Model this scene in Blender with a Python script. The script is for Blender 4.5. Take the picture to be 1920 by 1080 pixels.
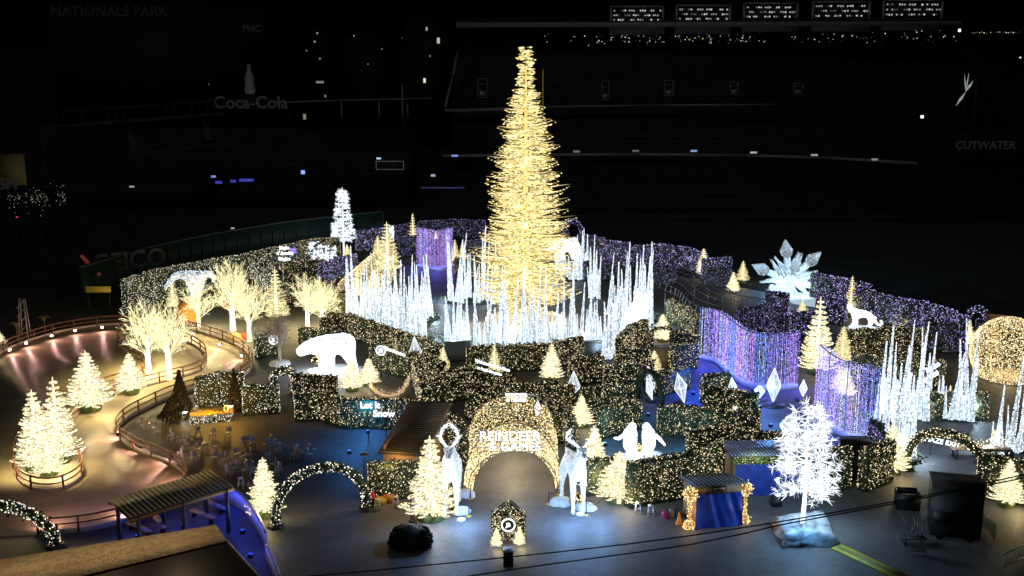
import bpy, math, random
import numpy as np
from mathutils import Vector, Matrix
random.seed(7)
RNG = np.random.default_rng(11)
for o in list(bpy.data.objects):
    bpy.data.objects.remove(o)
sc = bpy.context.scene
COL = sc.collection
# ---------------------------------------------------------------- camera
HC, PITCH, FPX = 33.0, math.radians(12.4), 2200.0
cam = bpy.data.cameras.new('camera')
cam.sensor_width = 36.0
cam.lens = FPX / 1920 * 36.0
cam.clip_end = 5000
cam_o = bpy.data.objects.new('camera', cam)
cam_o.location = (0, 0, HC)
cam_o.rotation_euler = (math.pi / 2 - PITCH, 0, 0)
COL.objects.link(cam_o)
sc.camera = cam_o
# ---------------------------------------------------------------- night sky and moon
w = bpy.data.worlds.new('World')
sc.world = w
w.use_nodes = True
nt = w.node_tree
sky = nt.nodes.new('ShaderNodeTexSky')
sky.sky_type = 'NISHITA'
sky.sun_disc = False
sky.sun_elevation = math.radians(35)
sky.sun_rotation = math.radians(150)
bg = nt.nodes['Background']
nt.links.new(sky.outputs[0], bg.inputs[0])
bg.inputs[1].default_value = 0.00006
sun = bpy.data.lights.new('moon', 'SUN')
sun.energy = 0.06
sun.angle = math.radians(0.5)
sun.color = (0.85, 0.9, 1.0)
sun_o = bpy.data.objects.new('moon', sun)
sun_o.rotation_euler = (math.radians(50), 0, math.radians(-30))
COL.objects.link(sun_o)
sc.view_settings.view_transform = 'Standard'
sc.view_settings.look = 'None'
sc.view_settings.exposure = 0.0
sc.view_settings.gamma = 1.0
cy = sc.cycles
cy.use_denoising = True
cy.max_bounces = 4
cy.diffuse_bounces = 2
cy.glossy_bounces = 2
cy.transparent_max_bounces = 6
cy.sample_clamp_indirect = 1.5
cy.sample_clamp_direct = 0
cy.use_light_tree = True
# ---------------------------------------------------------------- photo pixel -> world point
CT, ST = math.cos(PITCH), math.sin(PITCH)
def ray(px, py):
    a, b = (px - 960) / FPX, (540 - py) / FPX
    return np.array([a, CT + b * ST, -ST + b * CT])
def G(px, py, z=0.0):
    r = ray(px, py)
    return np.array([0, 0, HC]) + r * ((z - HC) / r[2])
def D(px, py, Y):
    r = ray(px, py)
    return np.array([0, 0, HC]) + r * (Y / r[1])
def HT(bpx, bpy_, tpy):
    """height of a thing standing at ground pixel (bpx,bpy_) whose top is at photo row tpy"""
    Y = G(bpx, bpy_)[1]
    return float(D(bpx, tpy, Y)[2])
def PM(y):
    """photo pixels per metre at ground row y"""
    p = G(960, y)
    return FPX / (p[1] * CT + HC * ST)
# ---------------------------------------------------------------- materials
MATS = {}
def mat(name, col=(.5, .5, .5), rough=.6, metal=0.0, noise=0.0, nscale=3.0, bump=0.0, emit=None, estr=0.0, spec=.5):
    if name in MATS: return MATS[name]
    m = bpy.data.materials.new(name); m.use_nodes = True
    n, l = m.node_tree.nodes, m.node_tree.links
    b = n['Principled BSDF']
    b.inputs['Base Color'].default_value = (*col, 1)
    b.inputs['Roughness'].default_value = rough
    b.inputs['Metallic'].default_value = metal
    b.inputs['Specular IOR Level'].default_value = spec
    if noise or bump:
        tc = n.new('ShaderNodeTexCoord'); nz = n.new('ShaderNodeTexNoise')
        nz.inputs['Scale'].default_value = nscale; nz.inputs['Detail'].default_value = 6
        l.new(tc.outputs['Object'], nz.inputs['Vector'])
        if noise:
            mx = n.new('ShaderNodeMix'); mx.data_type = 'RGBA'
            mx.inputs['A'].default_value = (*[c * (1 - noise) for c in col], 1)
            mx.inputs['B'].default_value = (*[min(1, c * (1 + noise)) for c in col], 1)
            mr = n.new('ShaderNodeMapRange'); mr.inputs['From Min'].default_value = .3; mr.inputs['From Max'].default_value = .7
            l.new(nz.outputs['Fac'], mr.inputs['Value']); l.new(mr.outputs[0], mx.inputs['Factor'])
            l.new(mx.outputs['Result'], b.inputs['Base Color'])
        if bump:
            bp = n.new('ShaderNodeBump'); bp.inputs['Strength'].default_value = bump; bp.inputs['Distance'].default_value = .05
            l.new(nz.outputs['Fac'], bp.inputs['Height']); l.new(bp.outputs[0], b.inputs['Normal'])
    if emit:
        b.inputs['Emission Color'].default_value = (*emit, 1)
        b.inputs['Emission Strength'].default_value = estr
        m.cycles.emission_sampling = 'NONE'
    MATS[name] = m
    return m
def led(name, cols, strength, lo=.25, hi=1.75, power=1.0):
    """string lights: every bulb (mesh island) has its own colour and brightness"""
    if name in MATS: return MATS[name]
    m = bpy.data.materials.new(name); m.use_nodes = True
    n, l = m.node_tree.nodes, m.node_tree.links
    n.clear()
    out = n.new('ShaderNodeOutputMaterial'); em = n.new('ShaderNodeEmission'); ge = n.new('ShaderNodeNewGeometry')
    cr = n.new('ShaderNodeValToRGB'); cr.color_ramp.interpolation = 'CONSTANT'
    els = cr.color_ramp.elements
    els[0].color = (*cols[0], 1); els[0].position = 0
    els[1].position = 1 / len(cols); els[1].color = (*cols[1 % len(cols)], 1)
    for i, c in enumerate(cols[2:]):
        e = els.new((i + 2) / len(cols)); e.color = (*c, 1)
    l.new(ge.outputs['Random Per Island'], cr.inputs[0])
    a = n.new('ShaderNodeMath'); a.operation = 'MULTIPLY'; a.inputs[1].default_value = 91.7
    f = n.new('ShaderNodeMath'); f.operation = 'FRACT'
    pw = n.new('ShaderNodeMath'); pw.operation = 'POWER'; pw.inputs[1].default_value = power
    mr = n.new('ShaderNodeMapRange'); mr.inputs['To Min'].default_value = lo * strength; mr.inputs['To Max'].default_value = hi * strength
    l.new(ge.outputs['Random Per Island'], a.inputs[0]); l.new(a.outputs[0], f.inputs[0]); l.new(f.outputs[0], pw.inputs[0])
    l.new(pw.outputs[0], mr.inputs['Value'])
    l.new(cr.outputs[0], em.inputs[0]); l.new(mr.outputs[0], em.inputs[1]); l.new(em.outputs[0], out.inputs[0])
    m.cycles.emission_sampling = 'NONE'
    MATS[name] = m
    return m
def glowskin(name, col, lo, hi, scale=6.0):
    """LED mesh skin of a light sculpture: dense dots of light over a paler weave"""
    if name in MATS: return MATS[name]
    m = bpy.data.materials.new(name); m.use_nodes = True
    n, l = m.node_tree.nodes, m.node_tree.links
    b = n['Principled BSDF']; b.inputs['Base Color'].default_value = (.8, .8, .8, 1); b.inputs['Roughness'].default_value = .5
    tc = n.new('ShaderNodeTexCoord'); v = n.new('ShaderNodeTexVoronoi'); v.inputs['Scale'].default_value = scale
    l.new(tc.outputs['Object'], v.inputs['Vector'])
    mr = n.new('ShaderNodeMapRange'); mr.inputs['From Min'].default_value = .15; mr.inputs['From Max'].default_value = .6
    mr.inputs['To Min'].default_value = hi; mr.inputs['To Max'].default_value = lo
    l.new(v.outputs['Distance'], mr.inputs['Value'])
    b.inputs['Emission Color'].default_value = (*col, 1)
    l.new(mr.outputs[0], b.inputs['Emission Strength'])
    m.cycles.emission_sampling = 'NONE'
    MATS[name] = m
    return m
GOLD = [(1, .74, .36), (1, .84, .55), (1, .93, .78), (.95, .9, .5), (1, .72, .5), (1, .85, .42)]
PALE = [(1, .86, .5), (1, .93, .7), (.95, 1, .85), (1, .8, .42), (.85, .95, .9)]
VIO = [(.42, .25, 1), (.6, .42, 1), (.85, .85, 1), (.28, .35, 1), (.75, .4, .95), (.5, .55, 1)]
BLUW = [(.8, .92, 1), (.95, .98, 1), (.7, .85, 1)]
m_gold = led('gold_leds', GOLD, 1.5, .06, 1.9, 2.0)
m_goldd = led('gold_leds_dim', GOLD, .9, .1, 1.9, 1.6)
m_pale = led('pale_leds', PALE, 1.7, .06, 1.9, 2.0)
m_vio = led('violet_leds', VIO, 1.9, .06, 1.9, 2.0)
m_viod = led('violet_leds_dim', VIO, .9, .06, 1.9, 2.0)
m_white = led('white_leds', BLUW, 3.0, .3, 1.7)
m_cur = [led('curtain_leds_' + n_, c_, 1.9, .2, 1.8) for n_, c_ in (('deep_blue', [(.08, .16, 1), (.16, .28, 1), (.34, .46, 1)]), ('violet', [(.34, .2, 1), (.48, .32, 1), (.62, .5, 1)]), ('magenta', [(.6, .3, .95), (.78, .5, .98), (.5, .28, .95)]), ('pale_blue', [(.3, .5, 1), (.5, .62, 1), (.7, .75, 1)]), ('indigo', [(.24, .18, .95), (.4, .34, 1)]))]
m_fir = led('fir_leds', [(1, .86, .48), (1, .92, .58), (1, .94, .66), (1, .8, .4)], 1.5, .12, 1.6, 1.1)
m_firy = led('fir_leds_yellow', [(1, .8, .34), (1, .84, .42), (1, .88, .5)], 1.15, .1, 1.6, 1.1)
m_firw = led('snow_leds', [(.85, .93, 1), (.95, .98, 1), (.75, .88, 1)], 1.9, .1, 1.6, 1.2)
m_bigt = led('great_fir_leds', [(1, .77, .28), (1, .81, .36), (1, .86, .46), (1, .7, .22)], 1.4, .12, 1.7, 1.3)
m_bare = led('bare_leds', [(1, .9, .46), (1, .94, .56), (1, .84, .38)], 1.5, .25, 1.5)
m_trunkl = mat('wrapped_trunk', (.8, .75, .6), emit=(1, .84, .48), estr=1.5)
m_trunkw = mat('wrapped_trunk_white', (.8, .8, .85), emit=(.8, .9, 1), estr=1.3)
m_trunkg = mat('wrapped_trunk_gold', (.7, .5, .2), emit=(1, .66, .22), estr=.9)
m_leaf = mat('hedge_leaf', (.035, .055, .02), .8, noise=.5, nscale=8)
m_moss = mat('planter_moss', (.07, .1, .03), .9, noise=.5, nscale=6)
m_ice_led = led('icicle_leds', BLUW, 1.7, .2, 1.7)
m_icebody = mat('icicle_tube', (.6, .65, .7), .4, emit=(.7, .87, 1), estr=.22)
m_skin = glowskin('sculpture_leds', (.88, .95, 1), .75, 2.2, 5)
m_skinb = glowskin('sculpture_leds_blue', (.42, .68, 1), .08, .9, 3.2)
m_crys = glowskin('crystal_leds', (.88, .94, 1), .2, .75, 6)
m_crysb = glowskin('crystal_leds_blue', (.4, .75, .9), .15, .7, 5)
m_sign = mat('sign_letter', (.9, .9, .9), emit=(.92, .97, 1), estr=1.5)
m_black = mat('black_plastic', (.012, .012, .013), .5)
m_dark = mat('dark_metal', (.03, .03, .03), .5, metal=.3)
m_steel = mat('grey_steel', (.25, .25, .26), .45, metal=.6)
m_white_p = mat('white_plastic', (.7, .7, .68), .45)
m_chair = mat('chair_plastic', (.3, .3, .29), .45)
m_wood = mat('pine_plywood', (.42, .27, .13), .6, noise=.25, nscale=2)
m_redrail = mat('stained_rail', (.2, .085, .05), .45, noise=.3, nscale=5)
m_brass = mat('brass_ornament', (.85, .6, .2), .18, metal=1.0)
m_snow = mat('snow_blanket', (.75, .8, .85), .8, noise=.15, nscale=2, bump=.6)
m_blue = mat('blue_tarp', (.02, .06, .42), .5, noise=.35, nscale=1.5, bump=.5)
m_rock = mat('rocky_snow', (.42, .46, .5), .85, noise=.65, nscale=1.6, bump=1.0)
m_panel = mat('pale_panel', (.55, .6, .68), .5, noise=.1)
# ---------------------------------------------------------------- mesh building
class MB:
    def __init__(s): s.v = []; s.f = []; s.n = 0
    def add(s, v, f, mi=0):
        v = np.asarray(v, float).reshape(-1, 3); f = np.asarray(f, int)
        s.v.append(v); s.f.append((f + s.n, mi)); s.n += len(v); return s
    def box(s, c, size, rz=0.0, mi=0, M=None):
        c = np.asarray(c, float); h = np.asarray(size, float) / 2
        k = np.array([[-1, -1, -1], [1, -1, -1], [1, 1, -1], [-1, 1, -1], [-1, -1, 1], [1, -1, 1], [1, 1, 1], [-1, 1, 1]]) * h
        if M is not None: k = k @ np.asarray(M).T
        elif rz:
            a, b = math.cos(rz), math.sin(rz); k = k @ np.array([[a, b, 0], [-b, a, 0], [0, 0, 1]])
        return s.add(k + c, [[0, 3, 2, 1], [4, 5, 6, 7], [0, 1, 5, 4], [1, 2, 6, 5], [2, 3, 7, 6], [3, 0, 4, 7]], mi)
    def bar(s, a, b, wd=.1, ht=None, mi=0):
        """square bar between two points"""
        a = np.asarray(a, float); b = np.asarray(b, float); d = b - a; L = np.linalg.norm(d)
        if L < 1e-6: return s
        d /= L; up = np.array([0, 0, 1.0]) if abs(d[2]) < .95 else np.array([1.0, 0, 0])
        x = np.cross(up, d); x /= np.linalg.norm(x); y = np.cross(d, x)
        return s.box((a + b) / 2, (wd, ht or wd, L), mi=mi, M=np.stack([x, y, d], 1))
    def tube(s, pts, rad, n=6, cap=True, mi=0):
        pts = np.asarray(pts, float); k = len(pts)
        rad = np.full(k, rad) if np.isscalar(rad) else np.asarray(rad, float)
        V = []
        for i in range(k):
            t = pts[min(i + 1, k - 1)] - pts[max(i - 1, 0)]
            t = t / (np.linalg.norm(t) + 1e-9)
            up = np.array([0, 0, 1.0]) if abs(t[2]) < .9 else np.array([1.0, 0, 0])
            x = np.cross(up, t); x /= np.linalg.norm(x) + 1e-9; y = np.cross(t, x)
            for j in range(n):
                a = 2 * math.pi * j / n
                V.append(pts[i] + rad[i] * (x * math.cos(a) + y * math.sin(a)))
        F = [[i * n + j, i * n + (j + 1) % n, (i + 1) * n + (j + 1) % n, (i + 1) * n + j] for i in range(k - 1) for j in range(n)]
        s.add(V, F, mi)
        if cap:
            s.f.append((np.array([[s.n - k * n + j for j in range(n)][::-1]]), mi)); s.f.append((np.array([[s.n - n + j for j in range(n)]]), mi))
        return s
    def lathe(s, c, prof, n=16, mi=0):
        c = np.asarray(c, float); V = []
        for r, z in prof:
            for j in range(n):
                a = 2 * math.pi * j / n; V.append(c + [r * math.cos(a), r * math.sin(a), z])
        k = len(prof)
        F = [[i * n + j, i * n + (j + 1) % n, (i + 1) * n + (j + 1) % n, (i + 1) * n + j] for i in range(k - 1) for j in range(n)]
        return s.add(V, F, mi)
    def quad(s, a, b, c, d, mi=0): return s.add([a, b, c, d], [[0, 1, 2, 3]], mi)
    def prism(s, poly, z0, z1, mi=0):
        n = len(poly); V = [(p[0], p[1], z0) for p in poly] + [(p[0], p[1], z1) for p in poly]
        s.add(V, [[i, (i + 1) % n, n + (i + 1) % n, n + i] for i in range(n)], mi)
        s.f.append((np.array([[s.n - n + i for i in range(n)]]), mi)); s.f.append((np.array([[s.n - 2 * n + i for i in range(n)][::-1]]), mi))
        return s
    def beads(s, P, r, mi=0):
        """a small faceted bulb at every point"""
        P = np.asarray(P, float).reshape(-1, 3)
        if not len(P): return s
        T = np.array([[1, 1, 1], [1, -1, -1], [-1, 1, -1], [-1, -1, 1]]) / math.sqrt(3) * 1.25
        r = np.broadcast_to(np.asarray(r, float), (len(P),))
        A = RNG.normal(size=(len(P), 4)); A /= np.linalg.norm(A, axis=1)[:, None]
        q0, q1, q2, q3 = A.T
        R = np.stack([1 - 2 * (q2**2 + q3**2), 2 * (q1 * q2 - q0 * q3), 2 * (q1 * q3 + q0 * q2), 2 * (q1 * q2 + q0 * q3), 1 - 2 * (q1**2 + q3**2), 2 * (q2 * q3 - q0 * q1),
                      2 * (q1 * q3 - q0 * q2), 2 * (q2 * q3 + q0 * q1), 1 - 2 * (q1**2 + q2**2)], 1).reshape(-1, 3, 3)
        V = P[:, None, :] + np.einsum('nij,kj->nki', R, T) * r[:, None, None]
        F = (np.arange(len(P)) * 4)[:, None, None] + np.array([[0, 1, 2], [0, 3, 1], [0, 2, 3], [1, 3, 2]])[None]
        return s.add(V.reshape(-1, 3), F.reshape(-1, 3), mi)
    def leaves(s, P, size, mi=0):
        """randomly turned leaf quads"""
        P = np.asarray(P, float).reshape(-1, 3); n = len(P)
        if not n: return s
        a = RNG.normal(size=(n, 3)); a /= np.linalg.norm(a, axis=1)[:, None]
        b = np.cross(a, RNG.normal(size=(n, 3))); b /= np.linalg.norm(b, axis=1)[:, None]
        sz = (size * RNG.uniform(.6, 1.3, n))[:, None]
        V = np.stack([P - a * sz, P + b * sz * .5, P + a * sz, P - b * sz * .5], 1)
        return s.add(V.reshape(-1, 3), (np.arange(n) * 4)[:, None] + np.arange(4)[None], mi)
    def build(s, name, mats, parent=None, loc=None, smooth=False, data_only=False):
        mats = mats if isinstance(mats, (list, tuple)) else [mats]
        V = np.concatenate(s.v); o3 = np.zeros(3) if loc is None else np.asarray(loc, float)
        V = V - o3
        me = bpy.data.meshes.new(name)
        me.vertices.add(len(V)); me.vertices.foreach_set('co', V.ravel())
        li = np.concatenate([f.ravel() for f, _ in s.f]); tot = np.concatenate([np.full(len(f), f.shape[1]) for f, _ in s.f])
        mi = np.concatenate([np.full(len(f), m) for f, m in s.f])
        me.loops.add(len(li)); me.loops.foreach_set('vertex_index', li)
        me.polygons.add(len(tot)); me.polygons.foreach_set('loop_start', np.concatenate([[0], np.cumsum(tot)[:-1]]))
        me.polygons.foreach_set('loop_total', tot); me.polygons.foreach_set('material_index', mi)
        if smooth: me.polygons.foreach_set('use_smooth', np.ones(len(tot), bool))
        for m in mats: me.materials.append(m)
        me.update(calc_edges=True); me.validate()
        if data_only: return me
        o = bpy.data.objects.new(name, me); COL.objects.link(o)
        if parent is not None: o.parent = parent
        elif loc is not None: o.location = o3
        return o
def tag(o, label=None, cat=None, group=None, kind=None):
    if label: o['label'] = label
    if cat: o['category'] = cat
    if group: o['group'] = group
    if kind: o['kind'] = kind
    return o
def root(name, loc, label, cat, group=None, rz=0.0, scale=None):
    o = bpy.data.objects.new(name, None); COL.objects.link(o)
    o.location = [float(x) for x in loc]; o.rotation_euler = (0, 0, rz); o.empty_display_size = .3
    if scale is not None: o.scale = scale
    return tag(o, label, cat, group)
def inst(name, me, parent, loc=(0, 0, 0), rot=(0, 0, 0), scale=None):
    o = bpy.data.objects.new(name, me); COL.objects.link(o); o.parent = parent
    o.location = [float(x) for x in loc]; o.rotation_euler = rot
    if scale is not None: o.scale = scale
    return o
def lamp(parent, loc, energy, col, radius=.12, name='lamp', kind='POINT', rot=None, spot=None):
    L = bpy.data.lights.new(name, kind); L.energy = energy; L.color = col; L.shadow_soft_size = radius
    o = bpy.data.objects.new(name, L); COL.objects.link(o); o.location = [float(x) for x in loc]
    if rot: o.rotation_euler = rot
    if spot: L.spot_size = spot; L.spot_blend = .6
    if parent: o.parent = parent
    return o
def catmull(P, step=.5, closed=False):
    P = [np.asarray(p, float) for p in P]; n = len(P); out = []
    rng = range(n) if closed else range(n - 1)
    for i in rng:
        if closed: p0, p1, p2, p3 = P[(i - 1) % n], P[i], P[(i + 1) % n], P[(i + 2) % n]
        else: p0, p1, p2, p3 = P[max(i - 1, 0)], P[i], P[i + 1], P[min(i + 2, n - 1)]
        k = max(2, int(np.linalg.norm(p2 - p1) / step))
        for j in range(k):
            t = j / k
            out.append(.5 * ((2 * p1) + (-p0 + p2) * t + (2 * p0 - 5 * p1 + 4 * p2 - p3) * t * t + (-p0 + 3 * p1 - 3 * p2 + p3) * t**3))
    if not closed: out.append(P[-1])
    return np.array(out)
def resample(P, step, closed=False):
    P = np.asarray(P)
    if closed: P = np.vstack([P, P[:1]])
    d = np.concatenate([[0], np.cumsum(np.linalg.norm(np.diff(P, axis=0), axis=1))])
    n = max(2, int(round(d[-1] / step)) + 1); t = np.linspace(0, d[-1], n)
    Q = np.stack([np.interp(t, d, P[:, k]) for k in range(P.shape[1])], 1)
    return Q[:-1] if closed else Q
def sweep(mb, P, wd, z0, z1, closed=False, mi=0):
    """a vertical strip board of width wd between heights z0 and z1 along a path"""
    P = np.asarray(P)[:, :2]; n = len(P)
    T = (np.roll(P, -1, 0) - np.roll(P, 1, 0)) if closed else np.gradient(P, axis=0)
    T = T / (np.linalg.norm(T, axis=1)[:, None] + 1e-9); N = np.stack([-T[:, 1], T[:, 0]], 1) * wd / 2
    V = []
    for i in range(n):
        for q, z in ((P[i] - N[i], z0), (P[i] + N[i], z0), (P[i] + N[i], z1), (P[i] - N[i], z1)): V.append((q[0], q[1], z))
    m = n if closed else n - 1; F = []
    for i in range(m):
        a, b = i * 4, ((i + 1) % n) * 4
        for k in range(4): F.append([a + k, b + k, b + (k + 1) % 4, a + (k + 1) % 4])
    mb.add(V, F, mi)
    if not closed:
        mb.f.append((np.array([[mb.n - 4 * n + k for k in range(4)]]), mi)); mb.f.append((np.array([[mb.n - 4 + k for k in (3, 2, 1, 0)]]), mi))
    return mb
def skin(name, V, E, material, parent, lvl=2, loc=(0, 0, 0)):
    """continuous body: joints with radii grown into one surface"""
    me = bpy.data.meshes.new(name); me.from_pydata([tuple(map(float, v[:3])) for v in V], E, [])
    o = bpy.data.objects.new(name, me); COL.objects.link(o)
    sm = o.modifiers.new('s', 'SKIN'); sm.use_smooth_shade = True
    for i, v in enumerate(V):
        sv = me.skin_vertices[0].data[i]; r = v[3]; r2 = v[4] if len(v) > 4 else r
        sv.radius = (float(r), float(r2)); sv.use_root = (i == 0)
    sb = o.modifiers.new('b', 'SUBSURF'); sb.levels = lvl; sb.render_levels = lvl
    dg = bpy.context.evaluated_depsgraph_get()
    m2 = bpy.data.meshes.new_from_object(o.evaluated_get(dg))
    bpy.data.objects.remove(o)
    m2.name = name; m2.materials.clear(); m2.materials.append(material)
    o = bpy.data.objects.new(name, m2); COL.objects.link(o); o.parent = parent; o.location = loc
    return o
def surf_pts(me, k):
    """k random points on a mesh"""
    me.calc_loop_triangles(); n = len(me.loop_triangles)
    T = np.empty(n * 3, int); me.loop_triangles.foreach_get('vertices', T); T = T.reshape(-1, 3)
    C = np.empty(len(me.vertices) * 3); me.vertices.foreach_get('co', C); C = C.reshape(-1, 3)
    a, b, c = C[T[:, 0]], C[T[:, 1]], C[T[:, 2]]
    ar = np.linalg.norm(np.cross(b - a, c - a), axis=1); ix = RNG.choice(n, k, p=ar / ar.sum())
    u, v = RNG.uniform(size=(2, k)); f = u + v > 1; u[f], v[f] = 1 - u[f], 1 - v[f]
    return a[ix] + (b - a)[ix] * u[:, None] + (c - a)[ix] * v[:, None]
def text(body, size, material, name='lettering', parent=None, M=None, extrude=.04, align='CENTER', bold=.0):
    cu = bpy.data.curves.new(name, 'FONT'); cu.body = body; cu.size = size; cu.extrude = extrude; cu.offset = bold
    cu.align_x = align; cu.align_y = 'CENTER'; cu.resolution_u = 3
    o = bpy.data.objects.new(name, cu); COL.objects.link(o)
    dg = bpy.context.evaluated_depsgraph_get(); me = bpy.data.meshes.new_from_object(o.evaluated_get(dg))
    bpy.data.objects.remove(o)
    me.materials.clear(); me.materials.append(material)
    if M is not None: me.transform(M)
    o = bpy.data.objects.new(name, me); COL.objects.link(o)
    if parent: o.parent = parent
    return o
def face_M(loc, rz=0.0, tilt=0.0, sy=1.0, roll=0.0):
    """text plane standing upright facing the camera side, turned by rz"""
    return Matrix.Translation(Vector([float(x) for x in loc])) @ Matrix.Rotation(rz, 4, 'Z') @ Matrix.Rotation(math.pi / 2 - tilt, 4, 'X') @ Matrix.Rotation(roll, 4, 'Z') @ Matrix.Diagonal((1, sy, 1, 1))
# ================================================================ ground
def ground_mat():
    m = bpy.data.materials.new('plaza_paving'); m.use_nodes = True
    n, l = m.node_tree.nodes, m.node_tree.links; b = n['Principled BSDF']
    tc = n.new('ShaderNodeTexCoord'); nz = n.new('ShaderNodeTexNoise'); nz.inputs['Scale'].default_value = .25; nz.inputs['Detail'].default_value = 8
    br = n.new('ShaderNodeTexBrick'); br.inputs['Scale'].default_value = 2.2; br.inputs['Mortar Size'].default_value = .03
    br.inputs['Color1'].default_value = (.145, .147, .155, 1); br.inputs['Color2'].default_value = (.12, .122, .13, 1); br.inputs['Mortar'].default_value = (.075, .075, .08, 1)
    br.inputs['Brick Width'].default_value = .9; br.inputs['Row Height'].default_value = .9
    n2 = n.new('ShaderNodeTexNoise'); n2.inputs['Scale'].default_value = 3; n2.inputs['Detail'].default_value = 8
    for q in (nz, br, n2): l.new(tc.outputs['Object'], q.inputs['Vector'])
    mx = n.new('ShaderNodeMix'); mx.data_type = 'RGBA'; mx.blend_type = 'MULTIPLY'; mx.inputs['Factor'].default_value = .75
    mr = n.new('ShaderNodeMapRange'); mr.inputs['From Min'].default_value = .3; mr.inputs['From Max'].default_value = .7; mr.inputs['To Min'].default_value = .5; mr.inputs['To Max'].default_value = 1.25
    l.new(nz.outputs['Fac'], mr.inputs['Value']); l.new(br.outputs['Color'], mx.inputs['A']); l.new(mr.outputs[0], mx.inputs['B']); l.new(mx.outputs['Result'], b.inputs['Base Color'])
    m2 = n.new('ShaderNodeMapRange'); m2.inputs['To Min'].default_value = .45; m2.inputs['To Max'].default_value = .8
    l.new(n2.outputs['Fac'], m2.inputs['Value']); l.new(m2.outputs[0], b.inputs['Roughness'])
    bp = n.new('ShaderNodeBump'); bp.inputs['Strength'].default_value = .25; bp.inputs['Distance'].default_value = .02
    l.new(n2.outputs['Fac'], bp.inputs['Height']); l.new(bp.outputs[0], b.inputs['Normal'])
    return m
tag(MB().quad((-1500, -50, 0), (1500, -50, 0), (1500, 3000, 0), (-1500, 3000, 0)).build('ground', ground_mat()), kind='structure')
fp_ = [tuple(G(x, y)[:2]) for x, y in [(-700, 566), (120, 585), (228, 592), (340, 560), (450, 530), (640, 494), (900, 468), (1060, 478), (1180, 504), (1310, 524), (1420, 545), (1530, 568), (1640, 592), (1800, 642), (1850, 652), (2100, 715), (2600, 800)]] + [(1500, 3000), (-1500, 3000)]
tag(MB().prism(fp_, .001, .006).build('field', mat('night_dark_turf', (.012, .016, .012), .95, noise=.5, nscale=.2)), kind='structure')  # turf sheet over the ground, night darkness put into its colour
# ================================================================ the skating rink
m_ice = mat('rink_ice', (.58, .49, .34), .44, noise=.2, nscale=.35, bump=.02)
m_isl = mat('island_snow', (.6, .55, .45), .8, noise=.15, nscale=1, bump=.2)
back = [(-80, 700), (-30, 682), (10, 660), (45, 645), (100, 628), (150, 618), (200, 612), (250, 611), (300, 614), (350, 620), (395, 632), (430, 645), (458, 660), (472, 678), (470, 695), (452, 710)]
front = [(420, 722), (372, 732), (320, 747), (270, 770), (235, 790), (219, 810), (228, 830), (262, 850), (310, 868), (340, 888), (352, 912), (330, 940), (290, 962), (235, 980), (160, 996), (72, 1004)]
bk = catmull([G(x, y)[:2] for x, y in back], .6); fr = catmull([G(x, y)[:2] for x, y in front], .6)
poly = list(map(tuple, bk)) + list(map(tuple, fr)) + [tuple(G(-90, 1010)[:2])]
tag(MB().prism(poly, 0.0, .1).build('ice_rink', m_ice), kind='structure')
isl = [(222, 648), (240, 634), (290, 629), (340, 640), (378, 660), (388, 680), (372, 700), (325, 714), (265, 730), (205, 750), (155, 775), (128, 805), (122, 830), (138, 858), (156, 884), (146, 905), (112, 922), (72, 924), (38, 908), (26, 878), (32, 845), (62, 808), (105, 775), (150, 750), (200, 730), (255, 712), (277, 695), (265, 678), (238, 665)]
ic = catmull([G(x, y)[:2] for x, y in isl], .6, closed=True)
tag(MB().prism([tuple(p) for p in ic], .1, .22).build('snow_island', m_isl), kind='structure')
def fence(P, closed, label, name='rink_fence'):
    P2 = np.asarray(P)[:, :2]; c = P2.mean(0)
    r = root(name, (c[0], c[1], 0), label, 'fence', 'timber rail fences of the ice rink')
    o3 = (c[0], c[1], 0)
    Q = resample(P2, 2.6, closed)
    pm = MB().box((0, 0, .62), (.13, .13, 1.24)).build('post', m_redrail, data_only=True)
    for q in Q[:100]: inst('post', pm, r, (q[0] - c[0], q[1] - c[1], 0))
    for z0, z1 in ((1.12, 1.24), (.66, .76)): sweep(MB(), P2, .09, z0, z1, closed).build('rail', m_redrail, r, o3)
    sweep(MB(), P2, .05, .1, .36, closed).build('kick_board', mat('kick_board', (.5, .42, .38), .4), r, o3)
    return r
fence(bk, False, 'brown rail fence curving round the far side of the ice rink')
fence(fr, False, 'brown rail fence snaking along the near right side of the skating trail')
fence(ic, True, 'brown rail fence round the S-shaped snow island of lit trees')
hm = MB().box((0, 0, .18), (.34, .22, .24)).box((0, .02, .04), (.2, .3, .05)).build('housing', m_black, data_only=True)
lm = MB().box((0, -.125, .18), (.28, .03, .18)).build('lens', mat('warm_lens', (1, .9, .9), emit=(1, .62, .55), estr=14), data_only=True)
RF = [(18, 664, 'leftmost small pink floodlight on the far rink fence'), (49, 651, 'small pink floodlight on the far rink fence, second from the left edge'), (97, 637, 'pink floodlight on the far rink fence above the tallest left fir'),
      (141, 627, 'pink floodlight on the far rink fence left of the lone island fir'), (192, 621, 'pink floodlight at the top of the far rink fence left of the bare trees'), (362, 633, 'pink floodlight on the rink fence right of the bright bare trees'),
      (413, 653, 'pink floodlight on the rink fence below the orange toy pile'), (455, 675, 'pink floodlight at the right end bend of the rink fence'), (455, 705, 'pink floodlight low at the right bend beside the white hedge'),
      (222, 824, 'pink floodlight on the near fence where the trail bends left'), (264, 846, 'pink floodlight on the near fence below the deck chairs'), (320, 868, 'pink floodlight on the near fence above the striped pavilion'),
      (348, 908, 'pink floodlight beside the striped pavilion roof'), (238, 972, 'pink floodlight under the left end of the striped pavilion'), (88, 996, 'pink floodlight by the foot of the light arch at the rink')]
cen = G(200, 760)
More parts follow.
